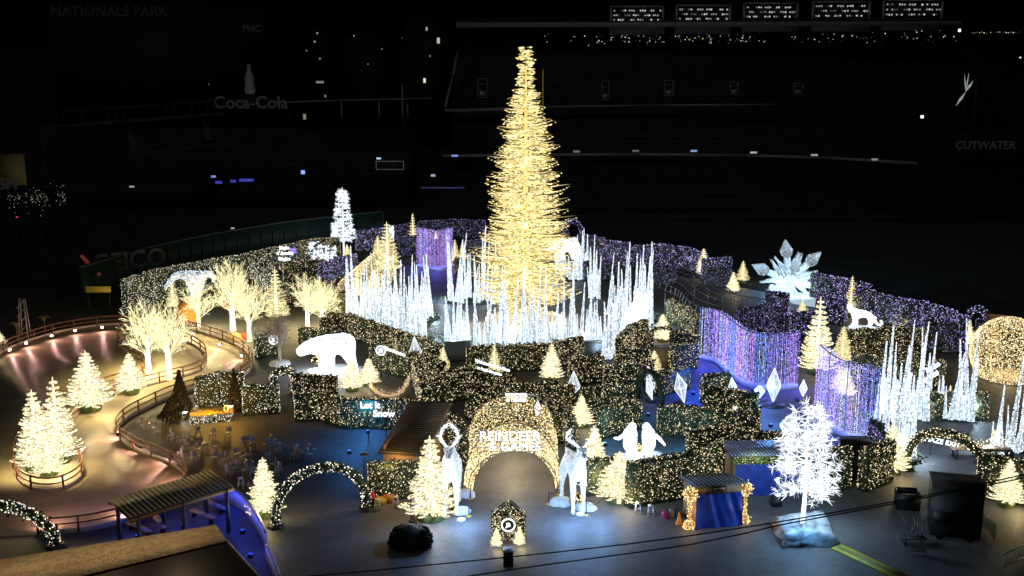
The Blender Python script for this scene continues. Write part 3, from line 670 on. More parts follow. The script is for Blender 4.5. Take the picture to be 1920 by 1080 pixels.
HED = [
 # outer left
 ([(234, 524), (285, 508), (340, 497)], 4.2, 'w', 'pale outer hedge at the far left corner of the maze'),
 ([(345, 497), (400, 486), (455, 478)], 4.0, 'w', 'pale outer hedge behind the blue bird'),
 ([(463, 476), (505, 466), (548, 458)], 3.6, 'w', 'outer hedge behind the stacked Jingle sign'),
 ([(552, 456), (590, 448), (632, 446)], 3.4, 'g', 'gold outer hedge behind the frosted shrubs'),
 ([(536, 492), (603, 487)], 3.0, 'g', 'gold hedge right of the blue planter on the left'),
 ([(603, 494), (664, 477)], 2.8, 'v', 'violet hedge running along the edge of the golden tunnel'),
 ([(466, 486), (500, 512), (513, 548)], 2.8, 'w', 'pale hedge stepping down left of the tall yellow fir'),
 ([(532, 530), (600, 546), (645, 552)], 2.8, 'G', 'dim gold hedge behind the pair of bare trees'),
 ([(248, 540), (290, 560)], 2.6, 'w', 'short pale hedge beside the dark gap in the left corner'),
 ([(395, 545), (450, 540)], 2.6, 'G', 'dim hedge between the blue bird and the bare trees'),
 # left of ring
 ([(607, 596), (655, 590), (700, 606), (745, 620), (790, 634)], 2.8, 'g', 'long gold hedge curving under the left light spikes'),
 ([(568, 614), (612, 622)], 2.4, 'g', 'gold hedge directly behind the grazing white bear'),
 ([(484, 628), (514, 622)], 2.8, 'w', 'pale hedge left of the round logo by the pale bare tree'),
 ([(702, 648), (768, 664)], 2.8, 'g', 'gold hedge carrying the round logo and slanted strip sign'),
 ([(792, 634), (822, 646)], 2.8, 'g', 'gold hedge corner just below the left light spikes'),
 ([(778, 660), (790, 700), (800, 730)], 2.8, 'g', 'gold hedge running toward the camera below the left pear crystal'),
 ([(806, 668), (826, 680)], 2.6, 'g', 'short gold hedge left of the lone gold corner fir'),
 # ring front
 ([(882, 650), (935, 650), (986, 648)], 2.9, 'g', 'gold ring hedge left of the front moss fir'),
 ([(990, 648), (1040, 644), (1086, 632)], 2.9, 'g', 'gold ring hedge right behind the front moss fir'),
 ([(830, 698), (880, 688), (955, 704)], 2.8, 'g', 'gold hedge carrying the two-line slanted welcome sign'),
 ([(808, 712), (870, 700)], 2.8, 'g', 'gold hedge slanting down left of the welcome sign'),
 ([(888, 718), (955, 728)], 2.8, 'g', 'gold hedge just in front of the welcome sign hedge'),
 ([(884, 738), (925, 752)], 2.6, 'g', 'gold hedge touching the left back of the entrance dome'),
 ([(960, 722), (1040, 716)], 2.8, 'g', 'gold hedge behind the top of the entrance dome'),
 ([(1018, 732), (1068, 722)], 2.8, 'g', 'gold hedge under the centre pear crystal'),
 ([(1074, 674), (1124, 668)], 2.9, 'g', 'square gold hedge below the blue planter wall'),
 ([(1030, 740), (1045, 780)], 2.6, 'G', 'dim hedge behind the slim crystals at the dome'),
 ([(1050, 750), (1072, 790)], 2.6, 'G', 'dim hedge left of the fir behind the dome'),
 ([(1098, 728), (1162, 720)], 2.9, 'g', 'gold hedge left of the first round crystal'),
 ([(1140, 686), (1195, 682)], 2.9, 'g', 'gold hedge left of the leaning crystals'),
 ([(1142, 704), (1188, 712)], 2.9, 'g', 'gold hedge sloping behind the blue-white facet crystal'),
 ([(1130, 768), (1192, 750)], 2.8, 'g', 'gold hedge with the round pale crystal on it'),
 ([(1162, 634), (1182, 612), (1208, 600)], 3.0, 'g', 'gold hedge curving up at the right end of the ring'),
 ([(1162, 652), (1212, 656)], 3.0, 'g', 'gold hedge below the small bronze arch'),
 ([(1168, 666), (1218, 676)], 2.8, 'g', 'gold hedge just left of the fir behind the crystals'),
 ([(1264, 622), (1306, 630)], 2.8, 'g', 'gold hedge between the tall planter and the violet curtain'),
 ([(1264, 648), (1300, 645)], 2.8, 'g', 'gold hedge low beside the deep blue floor'),
 ([(1258, 562), (1290, 578), (1308, 592)], 2.9, 'g', 'gold hedge left of the wire net tunnel'),
 ([(1240, 700), (1285, 690)], 2.4, 'G', 'dim gold hedge behind the two leaning crystals'),
 # right centre
 ([(1324, 704), (1362, 700)], 2.9, 'g', 'square gold hedge on the deep blue floor'),
 ([(1330, 724), (1378, 732), (1414, 738)], 2.9, 'g', 'gold hedge below the chipped white crystal'),
 ([(1242, 762), (1290, 764), (1345, 770)], 2.9, 'g', 'gold hedge behind the teal penguin floor'),
 ([(1350, 772), (1416, 768)], 2.9, 'g', 'gold hedge with the small teal crystal'),
 ([(1298, 806), (1355, 800), (1402, 808)], 2.7, 'g', 'gold hedge right of the teal penguin floor'),
 ([(1186, 868), (1240, 858), (1320, 846), (1345, 832)], 3.3, 'g', 'tall gold hedge in front of the white penguins'),
 ([(1108, 862), (1150, 860), (1190, 876)], 3.0, 'g', 'gold hedge behind the two cream firs right of the reindeer'),
 ([(1405, 812), (1480, 810)], 2.4, 'g', 'gold hedge along the back of the long blue stall'),
 ([(1556, 842), (1586, 838)], 3.2, 'g', 'gold hedge left of the dark maze doorway'),
 ([(1626, 842), (1668, 826)], 3.2, 'g', 'gold hedge left of the maze exit arch'),
 ([(1640, 790), (1668, 815)], 2.6, 'V', 'dim violet hedge at the foot of the right curtain'),
 ([(1846, 852), (1892, 858)], 3.2, 'g', 'gold hedge behind the right foot of the maze exit arch'),
 ([(1905, 862), (1945, 868)], 3.2, 'g', 'gold hedge cut by the right edge near the cream fir'),
 ([(1748, 738), (1800, 736), (1846, 738)], 2.7, 'g', 'gold hedge behind the leaning right spikes'),
 ([(1590, 622), (1620, 616), (1655, 620)], 3.0, 'g', 'gold hedge right below the white cat'),
 ([(1658, 614), (1690, 614), (1728, 618)], 3.0, 'g', 'gold hedge behind the tallest right spikes'),
 ([(1604, 664), (1660, 668)], 2.9, 'g', 'gold hedge right of the yellow firs over the curtain'),
 ([(1722, 682), (1764, 676)], 2.9, 'g', 'gold hedge with the tilted two-line right sign'),
 ([(1668, 664), (1712, 660)], 2.8, 'g', 'gold hedge hidden behind the right spike cluster'),
 # violet
 ([(672, 434), (720, 428)], 3.2, 'v', 'violet hedge between the snow tree and the big tunnel fir'),
 ([(745, 424), (775, 418)], 3.2, 'V', 'dim violet hedge just left of the back violet curtain'),
 ([(788, 416), (850, 412), (905, 414)], 3.0, 'V', 'dim violet outer hedge behind the back curtain'),
 ([(752, 446), (782, 442)], 3.0, 'V', 'inner violet hedge touching the back curtain'),
 ([(878, 452), (925, 446)], 2.8, 'V', 'violet hedge left of the great tree behind the fir pair'),
 ([(858, 484), (905, 488)], 2.6, 'G', 'dim gold hedge under the back fir pair'),
 ([(1035, 432), (1062, 434)], 3.2, 'V', 'violet hedge left of the small purple arch'),
 ([(1088, 440), (1130, 446)], 3.4, 'V', 'outer violet hedge right of the small purple arch'),
 ([(1132, 450), (1175, 456)], 3.4, 'v', 'outer violet hedge left of the small gold hoops'),
 ([(1180, 462), (1240, 458), (1300, 466)], 3.2, 'v', 'long outer violet hedge right of the gold hoops'),
 ([(1302, 470), (1322, 476)], 3.0, 'v', 'violet hedge end by the far fir above the net'),
 ([(1322, 486), (1366, 482)], 2.9, 'v', 'square violet hedge right of the far fir'),
 ([(1330, 500), (1366, 504)], 2.6, 'V', 'dim violet hedge below the square violet hedge'),
 ([(1100, 490), (1150, 486)], 2.8, 'V', 'dim violet hedge behind the back right spikes'),
 ([(1226, 500), (1262, 496)], 2.8, 'V', 'dim violet hedge behind the net tunnel mouth'),
 ([(1442, 546), (1474, 550)], 2.9, 'v', 'violet hedge under the left of the snowflake platform'),
 ([(1390, 578), (1432, 572), (1462, 590)], 2.8, 'V', 'dim violet hedge at the right end of the net tunnel'),
 ([(1490, 586), (1528, 584)], 2.8, 'v', 'violet hedge left of the very tall cream fir'),
 ([(1528, 512), (1580, 522), (1628, 534)], 3.4, 'v', 'outer violet hedge right of the giant snowflake'),
 ([(1548, 556), (1582, 562)], 3.0, 'v', 'inner violet hedge left of the white cat'),
 ([(1604, 544), (1636, 546)], 3.2, 'v', 'violet hedge behind the head of the white cat'),
 ([(1652, 552), (1690, 560), (1735, 566)], 3.4, 'v', 'outer violet hedge behind the fir right of the cat'),
 ([(1738, 568), (1780, 580), (1806, 596)], 3.8, 'v', 'outer violet hedge running to the purple arch'),
 ([(1740, 606), (1790, 606)], 3.2, 'V', 'dim violet hedge in front of the outer right hedge'),
 ([(1838, 600), (1870, 604)], 3.0, 'V', 'violet hedge seen through the right purple arch'),
 # left foreground
 ([(374, 708), (412, 700), (448, 700)], 3.3, 'w', 'pale hedge backing the small yellow stage'),
 ([(462, 726), (514, 722)], 2.9, 'w', 'pale hedge right of the stage beside the small arch'),
 ([(558, 702), (624, 706)], 2.9, 'g', 'gold hedge in front of the grazing white bear'),
 ([(560, 736), (600, 734), (640, 746)], 2.9, 'g', 'gold hedge right below the small arch'),
 ([(645, 748), (740, 750)], 2.9, 'g', 'gold hedge carrying the Let It Snow sign'),
 ([(745, 748), (790, 756), (815, 776)], 2.9, 'g', 'gold hedge behind the corrugated roof hut'),
 ([(808, 768), (845, 776), (868, 800)], 3.1, 'g', 'gold hedge left of the entrance dome'),
 ([(700, 870), (745, 868), (790, 862)], 3.0, 'g', 'gold hedge below the plywood front of the left hut'),
]
for a in HED: hedge(a[0], a[1] * (.88 if a[1] < 3.1 and a[2] in 'gGw' else 1), *a[2:], th=.7)
# gabled light hedge with round emblem
c = (G(922, 1010) + G(984, 1008)) / 2; wd = 62 / PM(1008); r = root('gabled_light_hedge', c, 'gabled light hedge with a round emblem, alone on the plaza', 'hedge')
hg = HT(952, 1008, 940); he = HT(952, 1008, 962)
def gabled(sx):
    return [(-wd / 2, 0), (wd / 2, 0), (wd / 2, he), (wd * .1, hg), (-wd * .04, hg), (-wd * .04, hg * .72), (-wd * .1, hg * .72), (-wd * .1, hg * .97), (-wd / 2, he)]
pg = gabled(1); mb = MB(); n = len(pg)
mb.add([(x, -.28, z) for x, z in pg] + [(x, .28, z) for x, z in pg], [[i, (i + 1) % n, n + (i + 1) % n, n + i] for i in range(n)]); mb.f.append((np.array([list(range(n))]), 0)); mb.f.append((np.array([list(range(n, 2 * n))[::-1]]), 0))
def inside(x, z): return abs(x) < wd / 2 and 0 < z < (he + (hg - he) * (1 - abs(x) / (wd / 2))) and not (-wd * .11 < x < -wd * .03 and z > hg * .72)
ez0 = HT(952, 1008, 979)
K = [(x, z) for x, z in zip(RNG.uniform(-wd / 2, wd / 2, 1500), RNG.uniform(0, hg, 1500)) if inside(x, z)]
mb.leaves([(x, -.3, z) for x, z in K] + [(x, .3, z) for x, z in K], .12); mb.build('foliage', m_leaf, r)
MB().beads([(x, sd * (.34 + RNG.uniform(0, .05)), z) for x, z in K[:700] for sd in (-1, 1) if (x * x + (z - ez0)**2) > .3] + [(x, RNG.uniform(-.3, .3), he + (hg - he) * (1 - abs(x) / (wd / 2)) + .05) for x in RNG.uniform(-wd / 2, wd / 2, 90) if not -wd * .11 < x < -wd * .03], .032).build('string_lights', m_gold, r)
ez = HT(952, 1008, 979)
MB().lathe((0, 0, 0), [(.38, 0), (.48, 0), (.48, .07), (.38, .07), (.38, 0)], 32).build('emblem_ring', m_sign, r).matrix_local = Matrix.Translation((0, -.36, ez)) @ Matrix.Rotation(math.pi / 2, 4, 'X')
text('JB', .34, m_sign, 'emblem_letters', r, face_M((0, -.4, ez)), bold=.02)
# ================================================================ arches
m_gar = mat('garland_green', (.04, .06, .025), .8, noise=.5, nscale=8)
def arch(f1, f2, top, rad, kind, lab, dens=260, name='light_arch', shoulder=.0, leg=0.0):
    a, b = G(*f1), G(*f2); c = (a + b) / 2; d = (b - a); W = np.linalg.norm(d) / 2; d /= 2 * W
    H = float(D((f1[0] + f2[0]) / 2, top, c[1])[2]) - rad; n = np.array([-d[1], d[0], 0])
    r = root(name, c, lab, 'light arch'); T = np.linspace(0, math.pi, 40)
    P = np.array([d * W * math.cos(t) + np.array([0, 0, leg + (H - leg) * math.sin(t) ** .9]) for t in T])
    if leg: P = np.vstack([[d * W], P, [-d * W]])
    P = resample(P, .25)
    mb = MB().tube(P, rad * .7, 8); k = int(len(P) * 26 * rad / .3)
    ix = RNG.integers(0, len(P), k); q = P[ix] + RNG.normal(size=(k, 3)) * rad * .5; q[:, 2] = np.maximum(q[:, 2], .03); mb.leaves(q, .14); mb.build('garland', m_gar, r)
    k = int(len(P) * dens / 20 * rad / .3); ix = RNG.integers(0, len(P), k); u = RNG.normal(size=(k, 3)); u /= np.linalg.norm(u, axis=1)[:, None]
    q = P[ix] + u * rad * .95; q[:, 2] = np.maximum(q[:, 2], .06)
    MB().beads(q, RNG.uniform(.035, .06, k)).build('string_lights', {'g': m_gold, 'w': m_pale, 'v': m_vio, 'G': m_goldd}[kind], r)
    for s in (-1, 1): MB().lathe(d * W * s, [(rad * 1.6, 0), (rad * 1.6, .16), (rad, .24), (.01, .25)], 12).build('foot', m_dark, r)
    return r
arch((516, 988), (688, 955), 868, .36, 'w', 'big garland light arch over the left plaza', leg=.4)
arch((-75, 1000), (106, 1026), 937, .42, 'w', 'garland light arch cut by the left edge beside the rink')
arch((1698, 880), (1852, 925), 804, .4, 'g', 'big garland arch over the maze exit', leg=.4)
arch((512, 742), (554, 738), 686, .42, 'w', 'small light arch between two pale hedges', leg=1.2)
arch((1057, 458), (1092, 460), 410, .38, 'v', 'small purple arch at the far maze edge', leg=1.0)
arch((1806, 650), (1848, 648), 572, .4, 'v', 'purple arch left of the golden globe dome', leg=2.0)
arch((1193, 660), (1216, 656), 606, .16, 'G', 'small bronze arch in the hedge at the ring end', leg=1.5)
arch((1222, 648), (1262, 648), 611, .22, 'G', 'small gold arch over the cream fir planter', leg=1.5)
arch((1161, 480), (1180, 480), 457, .18, 'g', 'left golden hoop at the far violet hedge', leg=.6)
arch((1181, 482), (1203, 482), 459, .18, 'g', 'right golden hoop at the far violet hedge', leg=.6)
arch((1196, 790), (1238, 812), 690, .3, 'G', 'dark green arch before the leaning crystals', dens=6, leg=2.4)
arch((735, 560), (752, 558), 515, .2, 'G', 'small dim arch beside the golden tunnel mouth', leg=1.0)
# ================================================================ wire domes
def tunnel(f1, f2, top1, b1, b2, top2, lab, pref=1, kind=m_gold, dens=34, yback=None, ribs=7, name='light_tunnel'):
    """barrel of wire and string lights between a front arch and a back arch (ground pixels)"""
    A = (G(*f1), G(*f2)); B = (G(*b1), G(*b2)); c = (A[0] + A[1] + B[0] + B[1]) / 4; r = root(name, c, lab, 'light tunnel')
    hA = float(D((f1[0] + f2[0]) / 2, top1, (A[0] + A[1])[1] / 2)[2]); hB = float(D((b1[0] + b2[0]) / 2, top2, (B[0] + B[1])[1] / 2)[2])
    def S(u, t):
        p0 = A[0] * (1 - u) + B[0] * u; p1 = A[1] * (1 - u) + B[1] * u; m = (p0 + p1) / 2; h = hA * (1 - u) + hB * u
        return m + (p1 - p0) / 2 * math.cos(t) + np.array([0, 0, h * math.sin(t) ** .85]) - c
    mb = MB()
    for i in range(ribs): mb.tube([S(i / (ribs - 1), t) for t in np.linspace(0, math.pi, 25)], .035, 5)
    for t in np.linspace(0, math.pi, 9): mb.tube([S(0, t), S(1, t)], .03, 5)
    mb.build('wire_frame', mat('bronze_wire', (.25, .2, .12), .5, metal=.4), r)
    ln = np.linalg.norm(B[0] - A[0]); ar = ln * math.pi * (np.linalg.norm(A[1] - A[0]) + np.linalg.norm(B[1] - B[0])) / 4
    k = int(ar * dens); P = np.array([S(RNG.uniform(), RNG.uniform(0, math.pi)) for _ in range(k)]) + RNG.normal(size=(k, 3)) * .03
    P[:, 2] = np.maximum(P[:, 2], .05); MB().beads(P, RNG.uniform(.022, .045, k)).build('string_lights', kind, r)
    return r, S, c
m_tun = led('tunnel_leds', [(1, .68, .24), (1, .76, .34), (1, .82, .45), (1, .88, .6)], 2.1, .08, 1.9, 1.6)
r, S, c = tunnel((878, 922), (1046, 918), 846, (880, 822), (1044, 820), 742, 'golden entrance tunnel of lights behind the Reindeer Games sign', kind=m_tun, dens=46)
# flared front ring of lights round the entrance opening
f1, f2 = G(868, 926), G(1054, 922); fi1, fi2 = G(888, 921), G(1040, 918)
k = 3600; P = []
hI = float(D(962, 852, f1[1])[2]); hO = float(D(962, 800, f1[1] + 1)[2])
for _ in range(k):
    t = RNG.uniform(0, math.pi); u = RNG.uniform() ** .8; ra = (fi1 * (1 - u) + f1 * u, fi2 * (1 - u) + f2 * u); m = (ra[0] + ra[1]) / 2; h = hI * (1 - u) + hO * u
    P.append(m + (ra[1] - ra[0]) / 2 * math.cos(t) + np.array([0, u * 1.6, h * math.sin(t)]) - c)
MB().beads(P, .035).build('flared_rim_lights', m_tun, r)
mb = MB()
for ra, h, dy in (((fi1, fi2), hI, 0), ((f1, f2), hO, 1.6)):
    m = (ra[0] + ra[1]) / 2; mb.tube([m + (ra[1] - ra[0]) / 2 * math.cos(t) + np.array([0, dy, h * math.sin(t)]) - c for t in np.linspace(0, math.pi, 30)], .05, 6)
mb.build('rim_hoop', mat('bronze_wire'), r)
for y_ in (900, 870, 845):
    q = G(960, y_); lamp(r, np.array([0, q[1] - c[1], 2.2]), 240, (1, .76, .45), .2)
# words over the entrance, and the back of the same words at the far rim
def sign_text(lines, px, py, Y, hpx, lab, rz=0, name='lit_sign', tilt=0, m=None, bold=.02, post=None, gap=1.05):
    q = D(px, py, Y); sz = hpx / (FPX / math.hypot(Y, HC)) * 1.25
    r = root(name, (q[0], q[1], 0), lab, 'sign', rz=rz)
    for i, (s, k_, dx) in enumerate(lines):
        z = q[2] - sum(l[1] for l in lines[:i]) * sz * gap - k_ * sz / 2 + lines[0][1] * sz / 2
        text(s, sz * k_, m or m_sign, 'lettering', r, face_M((dx * sz, 0, z), tilt=tilt), bold=bold * sz)
    return r, sz, q
Yf = G(960, 919)[1]
r2, sz, q = sign_text([('REINDEER', 1.0, 0), ('& GAMES', .95, .35)], 956, 818, Yf - .35, 20, 'white lit REINDEER & GAMES sign over the entrance tunnel', bold=.0, gap=.84)
mb = MB(); wz = sz * 2.9
for s in (-1, 1): mb.tube([(s * wz * .8, .12, q[2] - sz * .3), (s * wz * .8, 1.4, q[2] - sz * .8)], .04, 5)
for zz in (q[2] - sz * .35, q[2] + sz * .3, q[2] - sz * .9): mb.tube([(-wz * .9, .08, zz), (wz * .9, .08, zz)], .03, 5)
mb.build('frame', m_white_p, r2)
lamp(r2, (0, -1.2, q[2] - .5), 130, (.85, .93, 1), .15)
Yb = G(960, 821)[1]
r2, sz, q = sign_text([('REINDEER', .8, 0), ('& GAMES', .8, 0)], 968, 741, Yb + .2, 9, 'rear lit sign lettering on the far rim of the entrance tunnel', bold=.03)
MB().box((0, .06, q[2] - sz * .4), (sz * 5.6, .05, .08)).box((0, .06, q[2] + .1 * sz), (sz * 5.6, .05, .08)).tube([(0, .1, q[2]), (0, .1, q[2] - 1.3)], .05, 6).build('frame', m_white_p, r2)
tunnel((628, 560), (722, 590), 520, (690, 505), (742, 512), 470, 'golden tunnel of lights behind the left spikes', kind=m_tun, dens=30)
# globe dome on the right
c = G(1888, 708); R_ = 68 / PM(690); r = root('globe_dome', c, 'huge golden globe dome of string lights at the right edge', 'light dome')
hz = HT(1888, 706, 594)
def sph(k, shell=1.0):
    u = RNG.uniform(0, 2 * math.pi, k); v = RNG.uniform(-.72, 1, k); s = np.sqrt(1 - v * v)
    return np.stack([R_ * s * np.cos(u), R_ * s * np.sin(u), hz / 1.72 * (v + .72)], 1) * shell
MB().beads(sph(9000), .04).build('string_lights', m_tun, r)
mb = MB()
for i in range(12):
    a = i * math.pi / 6; mb.tube([(R_ * math.sqrt(max(0, 1 - v * v)) * math.cos(a), R_ * math.sqrt(max(0, 1 - v * v)) * math.sin(a), hz / 1.72 * (v + .72)) for v in np.sin(np.linspace(-.8, 1.57, 16))], .03, 5)
mb.build('wire_frame', mat('bronze_wire'), r); MB().lathe((0, 0, 0), [(R_ * .72, 0), (R_ * .72, .3), (R_ * .68, .32), (.1, .33)], 32).build('base', mat('plinth_boards'), r)
lamp(r, (0, 0, hz * .4), 350, (1, .72, .36), .2)
q = c + np.array([0, 4.2, 0]); hq = float(D(1892, 588, q[1])[2])
tag(MB().box(q + [0, 0, hq / 2], (1.3, .9, hq)).box(q + [0, 0, hq - .02], (1.7, 1.2, .18)).build('brown_pillar', mat('brown_paint', (.18, .1, .05), .6, noise=.2), loc=q), 'plain brown pillar poking up behind the golden globe dome', 'pillar')
# ================================================================ curtains of light
def curtain(pts, h, lab, step=.12, lay=2, sway=0, base=True, hs=None, dens=.16):
    P = catmull([G(x, y) for x, y in pts], .4); c = P.mean(0); c[2] = 0
    r = root('light_curtain', c, lab, 'light curtain')
    Q = resample(P, step); T = np.gradient(Q, axis=0); T /= np.linalg.norm(T, axis=1)[:, None] + 1e-9; N = np.stack([-T[:, 1], T[:, 0], T[:, 0] * 0], 1)
    B = []; mats_ = []
    for l in range(lay):
        for i, q in enumerate(Q):
            z = np.arange(.45, h, dens); z = z[RNG.uniform(size=len(z)) < .85] + RNG.uniform(0, dens)
            B.append(np.stack([np.full(len(z), q[0] - c[0]), np.full(len(z), q[1] - c[1]), z], 1) + N[i] * (l * .5 - .25) + RNG.normal(size=3) * [.03, .03, 0])
    mb = MB(); u = 0.0; cur = 0
    for bi, b_ in enumerate(B):
        if RNG.uniform() < .3: cur = int(RNG.choice([0, 1, 2, 3, 4], p=[.3, .28, .16, .12, .14]))
        n = len(b_); V = b_[:, None, :] + np.array([[.026, 0, 0], [-.014, .024, 0], [-.014, -.024, 0], [0, 0, .065], [0, 0, -.065]])[None]
        F = (np.arange(n) * 5)[:, None, None] + np.array([[0, 1, 3], [1, 2, 3], [2, 0, 3], [1, 0, 4], [2, 1, 4], [0, 2, 4]])[None]
        mb.add(V.reshape(-1, 3), F.reshape(-1, 3), cur)
    mb.build('light_strands', m_cur, r)
    mb = MB(); sweep(mb, P, .9, 0, .4); mb.build('plinth', m_panel, r, c)
    mb = MB(); 
    for off in (-.25, .25): mb.tube([(p[0] - c[0], p[1] - c[1], h) for p in (P + 0)], .05, 6)
    for p in resample(P, 2.5): mb.tube([(p[0] - c[0], p[1] - c[1], .3), (p[0] - c[0], p[1] - c[1], h)], .045, 6)
    mb.build('frame', m_steel, r)
    for p in resample(P, 3.2)[:6]:
        lamp(r, (p[0] - c[0], p[1] - c[1] - .9, 1.4), 200, (.1, .12, 1), .2)
    return r, P, c
r, P, c = curtain([(1312, 672), (1345, 680), (1372, 702), (1398, 722), (1440, 730), (1492, 726)], 5.3, 'long violet and blue light curtain winding over the deep blue floor')
# net canopy behind it
hN = 5.3; mb = MB(); QQ = resample(P, 1.5)
cc = [G(x, y) for x, y in [(1262, 600), (1292, 610), (1330, 640), (1385, 655), (1440, 665)]]
rn = root('net_canopy', G(1330, 640), 'grey wire net tunnel above the violet curtain', 'canopy'); c0 = G(1330, 640)
path = catmull([G(x, y) for x, y in [(1262, 580), (1310, 600), (1345, 632), (1400, 648), (1470, 660)]], .5); QQ = resample(path, 1.4)
T = np.gradient(QQ, axis=0); T /= np.linalg.norm(T, axis=1)[:, None]; N = np.stack([-T[:, 1], T[:, 0], 0 * T[:, 0]], 1)
arcs = [[q + n * 3.0 * math.cos(t) + np.array([0, 0, 3.2 + 2.1 * math.sin(t)]) - c0 for t in np.linspace(0, math.pi, 11)] for q, n in zip(QQ, N)]
for a in arcs: mb.tube(a, .03, 4)
for j in range(11): mb.tube([a[j] for a in arcs], .022, 4)
for a in arcs[::2]:
    for e in (a[0], a[-1]): mb.tube([e, e * [1, 1, 0]], .045, 5)
mb.build('wire_net', m_steel, rn)
MB().beads(np.array([a[j] for a in arcs for j in range(11)]) + RNG.normal(size=(len(arcs) * 11, 3)) * .05, .03).build('string_lights', m_viod, rn)
curtain([(1530, 778), (1558, 806), (1600, 824), (1642, 832)], 6.4, 'tall violet and blue light curtain before the right spikes')
curtain([(784, 500), (805, 505), (830, 507), (846, 500)], 5.6, 'small violet light curtain in the far maze corner')
# ================================================================ spikes of light
iM = []
for s in range(3):
    g_ = np.random.default_rng(s); body = MB().tube([(0, 0, 0), (0, 0, 5)], [.24, .015], 8).build('tube', m_icebody, data_only=True)
    z = g_.uniform(0, 1, 520) ** 1.2 * 4.95; a = g_.uniform(0, 6.283, 520); rr = .25 * (1 - z / 5) + .02
    iM.append((body, MB().beads(np.stack([rr * np.cos(a), rr * np.sin(a), z], 1), .036).build('string_lights', m_ice_led, data_only=True)))
ci = [0]
def ORD(n):
    a = 'first second third fourth fifth sixth seventh eighth ninth tenth eleventh twelfth thirteenth fourteenth fifteenth sixteenth seventeenth eighteenth nineteenth'.split()
    n += 1
    if n < 20: return a[n - 1]
    t = {2: ('twenty', 'twentieth'), 3: ('thirty', 'thirtieth'), 4: ('forty', 'fortieth')}[n // 10]
    return t[1] if n % 10 == 0 else t[0] + '-' + a[n % 10 - 1]
def spikes(rows, lab, grp):
    rows = sorted(rows)
    for q_, (bx, by, ty, lean) in enumerate(rows):
        p = G(bx, by, .3); h = HT(bx, by, ty); s = h / 5.0; i = ci[0]; ci[0] += 1
        sx = .8 + .22 * math.sin(i * 2.3) + .08 * s
        w_ = ('very tall' if h > 8 else 'tall' if h > 5.5 else 'medium' if h > 4 else 'short') + (' right-leaning' if lean > 4 else ' left-leaning' if lean < -4 else '')
        r = root('light_spike', p, f'{ORD(q_)} spike from the left {lab}, {w_}', 'light spike', grp)
        r.rotation_euler = (RNG.normal() * .03, math.radians(lean) + RNG.normal() * .008, i * 1.1)
        inst('tube', iM[i % 3][0], r, scale=(sx, sx, s)); inst('string_lights', iM[i % 3][1], r, scale=(sx, sx, s))
def bed(pts, lab, h=.32, wd=1.8):
    P = catmull([G(x, y) for x, y in pts], .5); c = P.mean(0); r = root('spike_bed', c * [1, 1, 0], lab, 'planter')
    sweep(MB(), P, wd, 0, h).build('box', mat('dark_green_box', (.03, .05, .04), .7), r, c * [1, 1, 0])
    for q in resample(P, 4.5)[:9]: lamp(r, (q[0] - c[0], q[1] - c[1] - .2, 1.3), 470, (.62, .82, 1), .2)
    k = int(len(P) * 40); ix = RNG.integers(0, len(P), k); q = P[ix] - c; q[:, 2] = h; q = q + RNG.normal(size=(k, 3)) * [wd * .28, wd * .28, .1] + [0, 0, .1]
    MB().leaves(q, .2).build('foliage', m_leaf, r)
def row(x0, y0, x1, y1, n, h0, h1, seed, jit=3, lean=4):
    g_ = np.random.default_rng(seed); out = []
    for i in range(n):
        t = (i + g_.uniform(.1, .9)) / n; x = x0 + (x1 - x0) * t; y = y0 + (y1 - y0) * t + g_.normal() * jit
        out.append((x, y, y - (h0 + (h1 - h0) * g_.uniform() ** 1.6), g_.normal() * lean))
    return out
bed([(655, 588), (700, 606), (750, 622), (800, 638)], 'dark planter bed under the left light spikes')
spikes(row(652, 590, 700, 604, 11, 70, 125, 1) + row(704, 606, 800, 636, 22, 70, 165, 2) + [(712, 612, 470, -8), (738, 628, 480, -6), (652, 590, 485, 0), (663, 585, 462, 1)], 'on the long left bed of the ring', 'spikes on the left bed')
bed([(795, 604), (815, 596)], 'short dark bed of spikes beside the grey path', wd=1.4)
spikes(row(770, 600, 812, 594, 12, 60, 130, 3, 5), 'on the short bed beside the grey path', 'spikes on the short bed')
bed([(838, 566), (885, 568), (935, 566)], 'dark bed of spikes at the back of the ring, left of the great tree')
spikes(row(838, 564, 938, 566, 17, 60, 130, 4, 3, 5) + [(905, 560, 425, -6)], 'at the back left of the ring', 'spikes at the back left')
bed([(834, 642), (880, 640)], 'dark bed of spikes by the grey front gap of the ring', wd=1.4)
spikes(row(832, 640, 882, 638, 9, 50, 125, 5, 1.5, 5), 'by the grey front gap', 'spikes by the front gap')
bed([(888, 655), (985, 654), (1080, 645)], 'dark bed of spikes along the front ring hedge', wd=1.3)
spikes(row(888, 648, 1085, 642, 36, 45, 150, 6, 3, 3), 'along the front ring hedge', 'spikes along the front')
bed([(1092, 650), (1135, 648)], 'dark bed of spikes on top of the blue planter wall', wd=1.3)
spikes(row(1086, 646, 1130, 646, 10, 50, 150, 7, 2, 4), 'at the blue planter wall', 'spikes at the planter wall')
bed([(1132, 672), (1158, 655), (1190, 620), (1220, 600)], 'dark bed of spikes along the right arc of the ring', wd=1.6)
spikes(row(1130, 672, 1158, 660, 8, 70, 190, 8, 3, 2) + row(1150, 640, 1222, 598, 24, 60, 165, 9, 8, 3) + [(1172, 600, 455, 4), (1200, 590, 460, 2), (1215, 590, 470, 4), (1140, 590, 472, 6)], 'along the right arc of the ring', 'spikes on the right arc')
bed([(1040, 528), (1075, 524), (1105, 520)], 'dark bed of spikes at the back right of the ring')
spikes(row(1040, 524, 1108, 520, 17, 30, 90, 10, 3, 3) + [(1092, 522, 428, 1), (1084, 520, 440, 3)], 'at the back right of the ring', 'spikes at the back right')
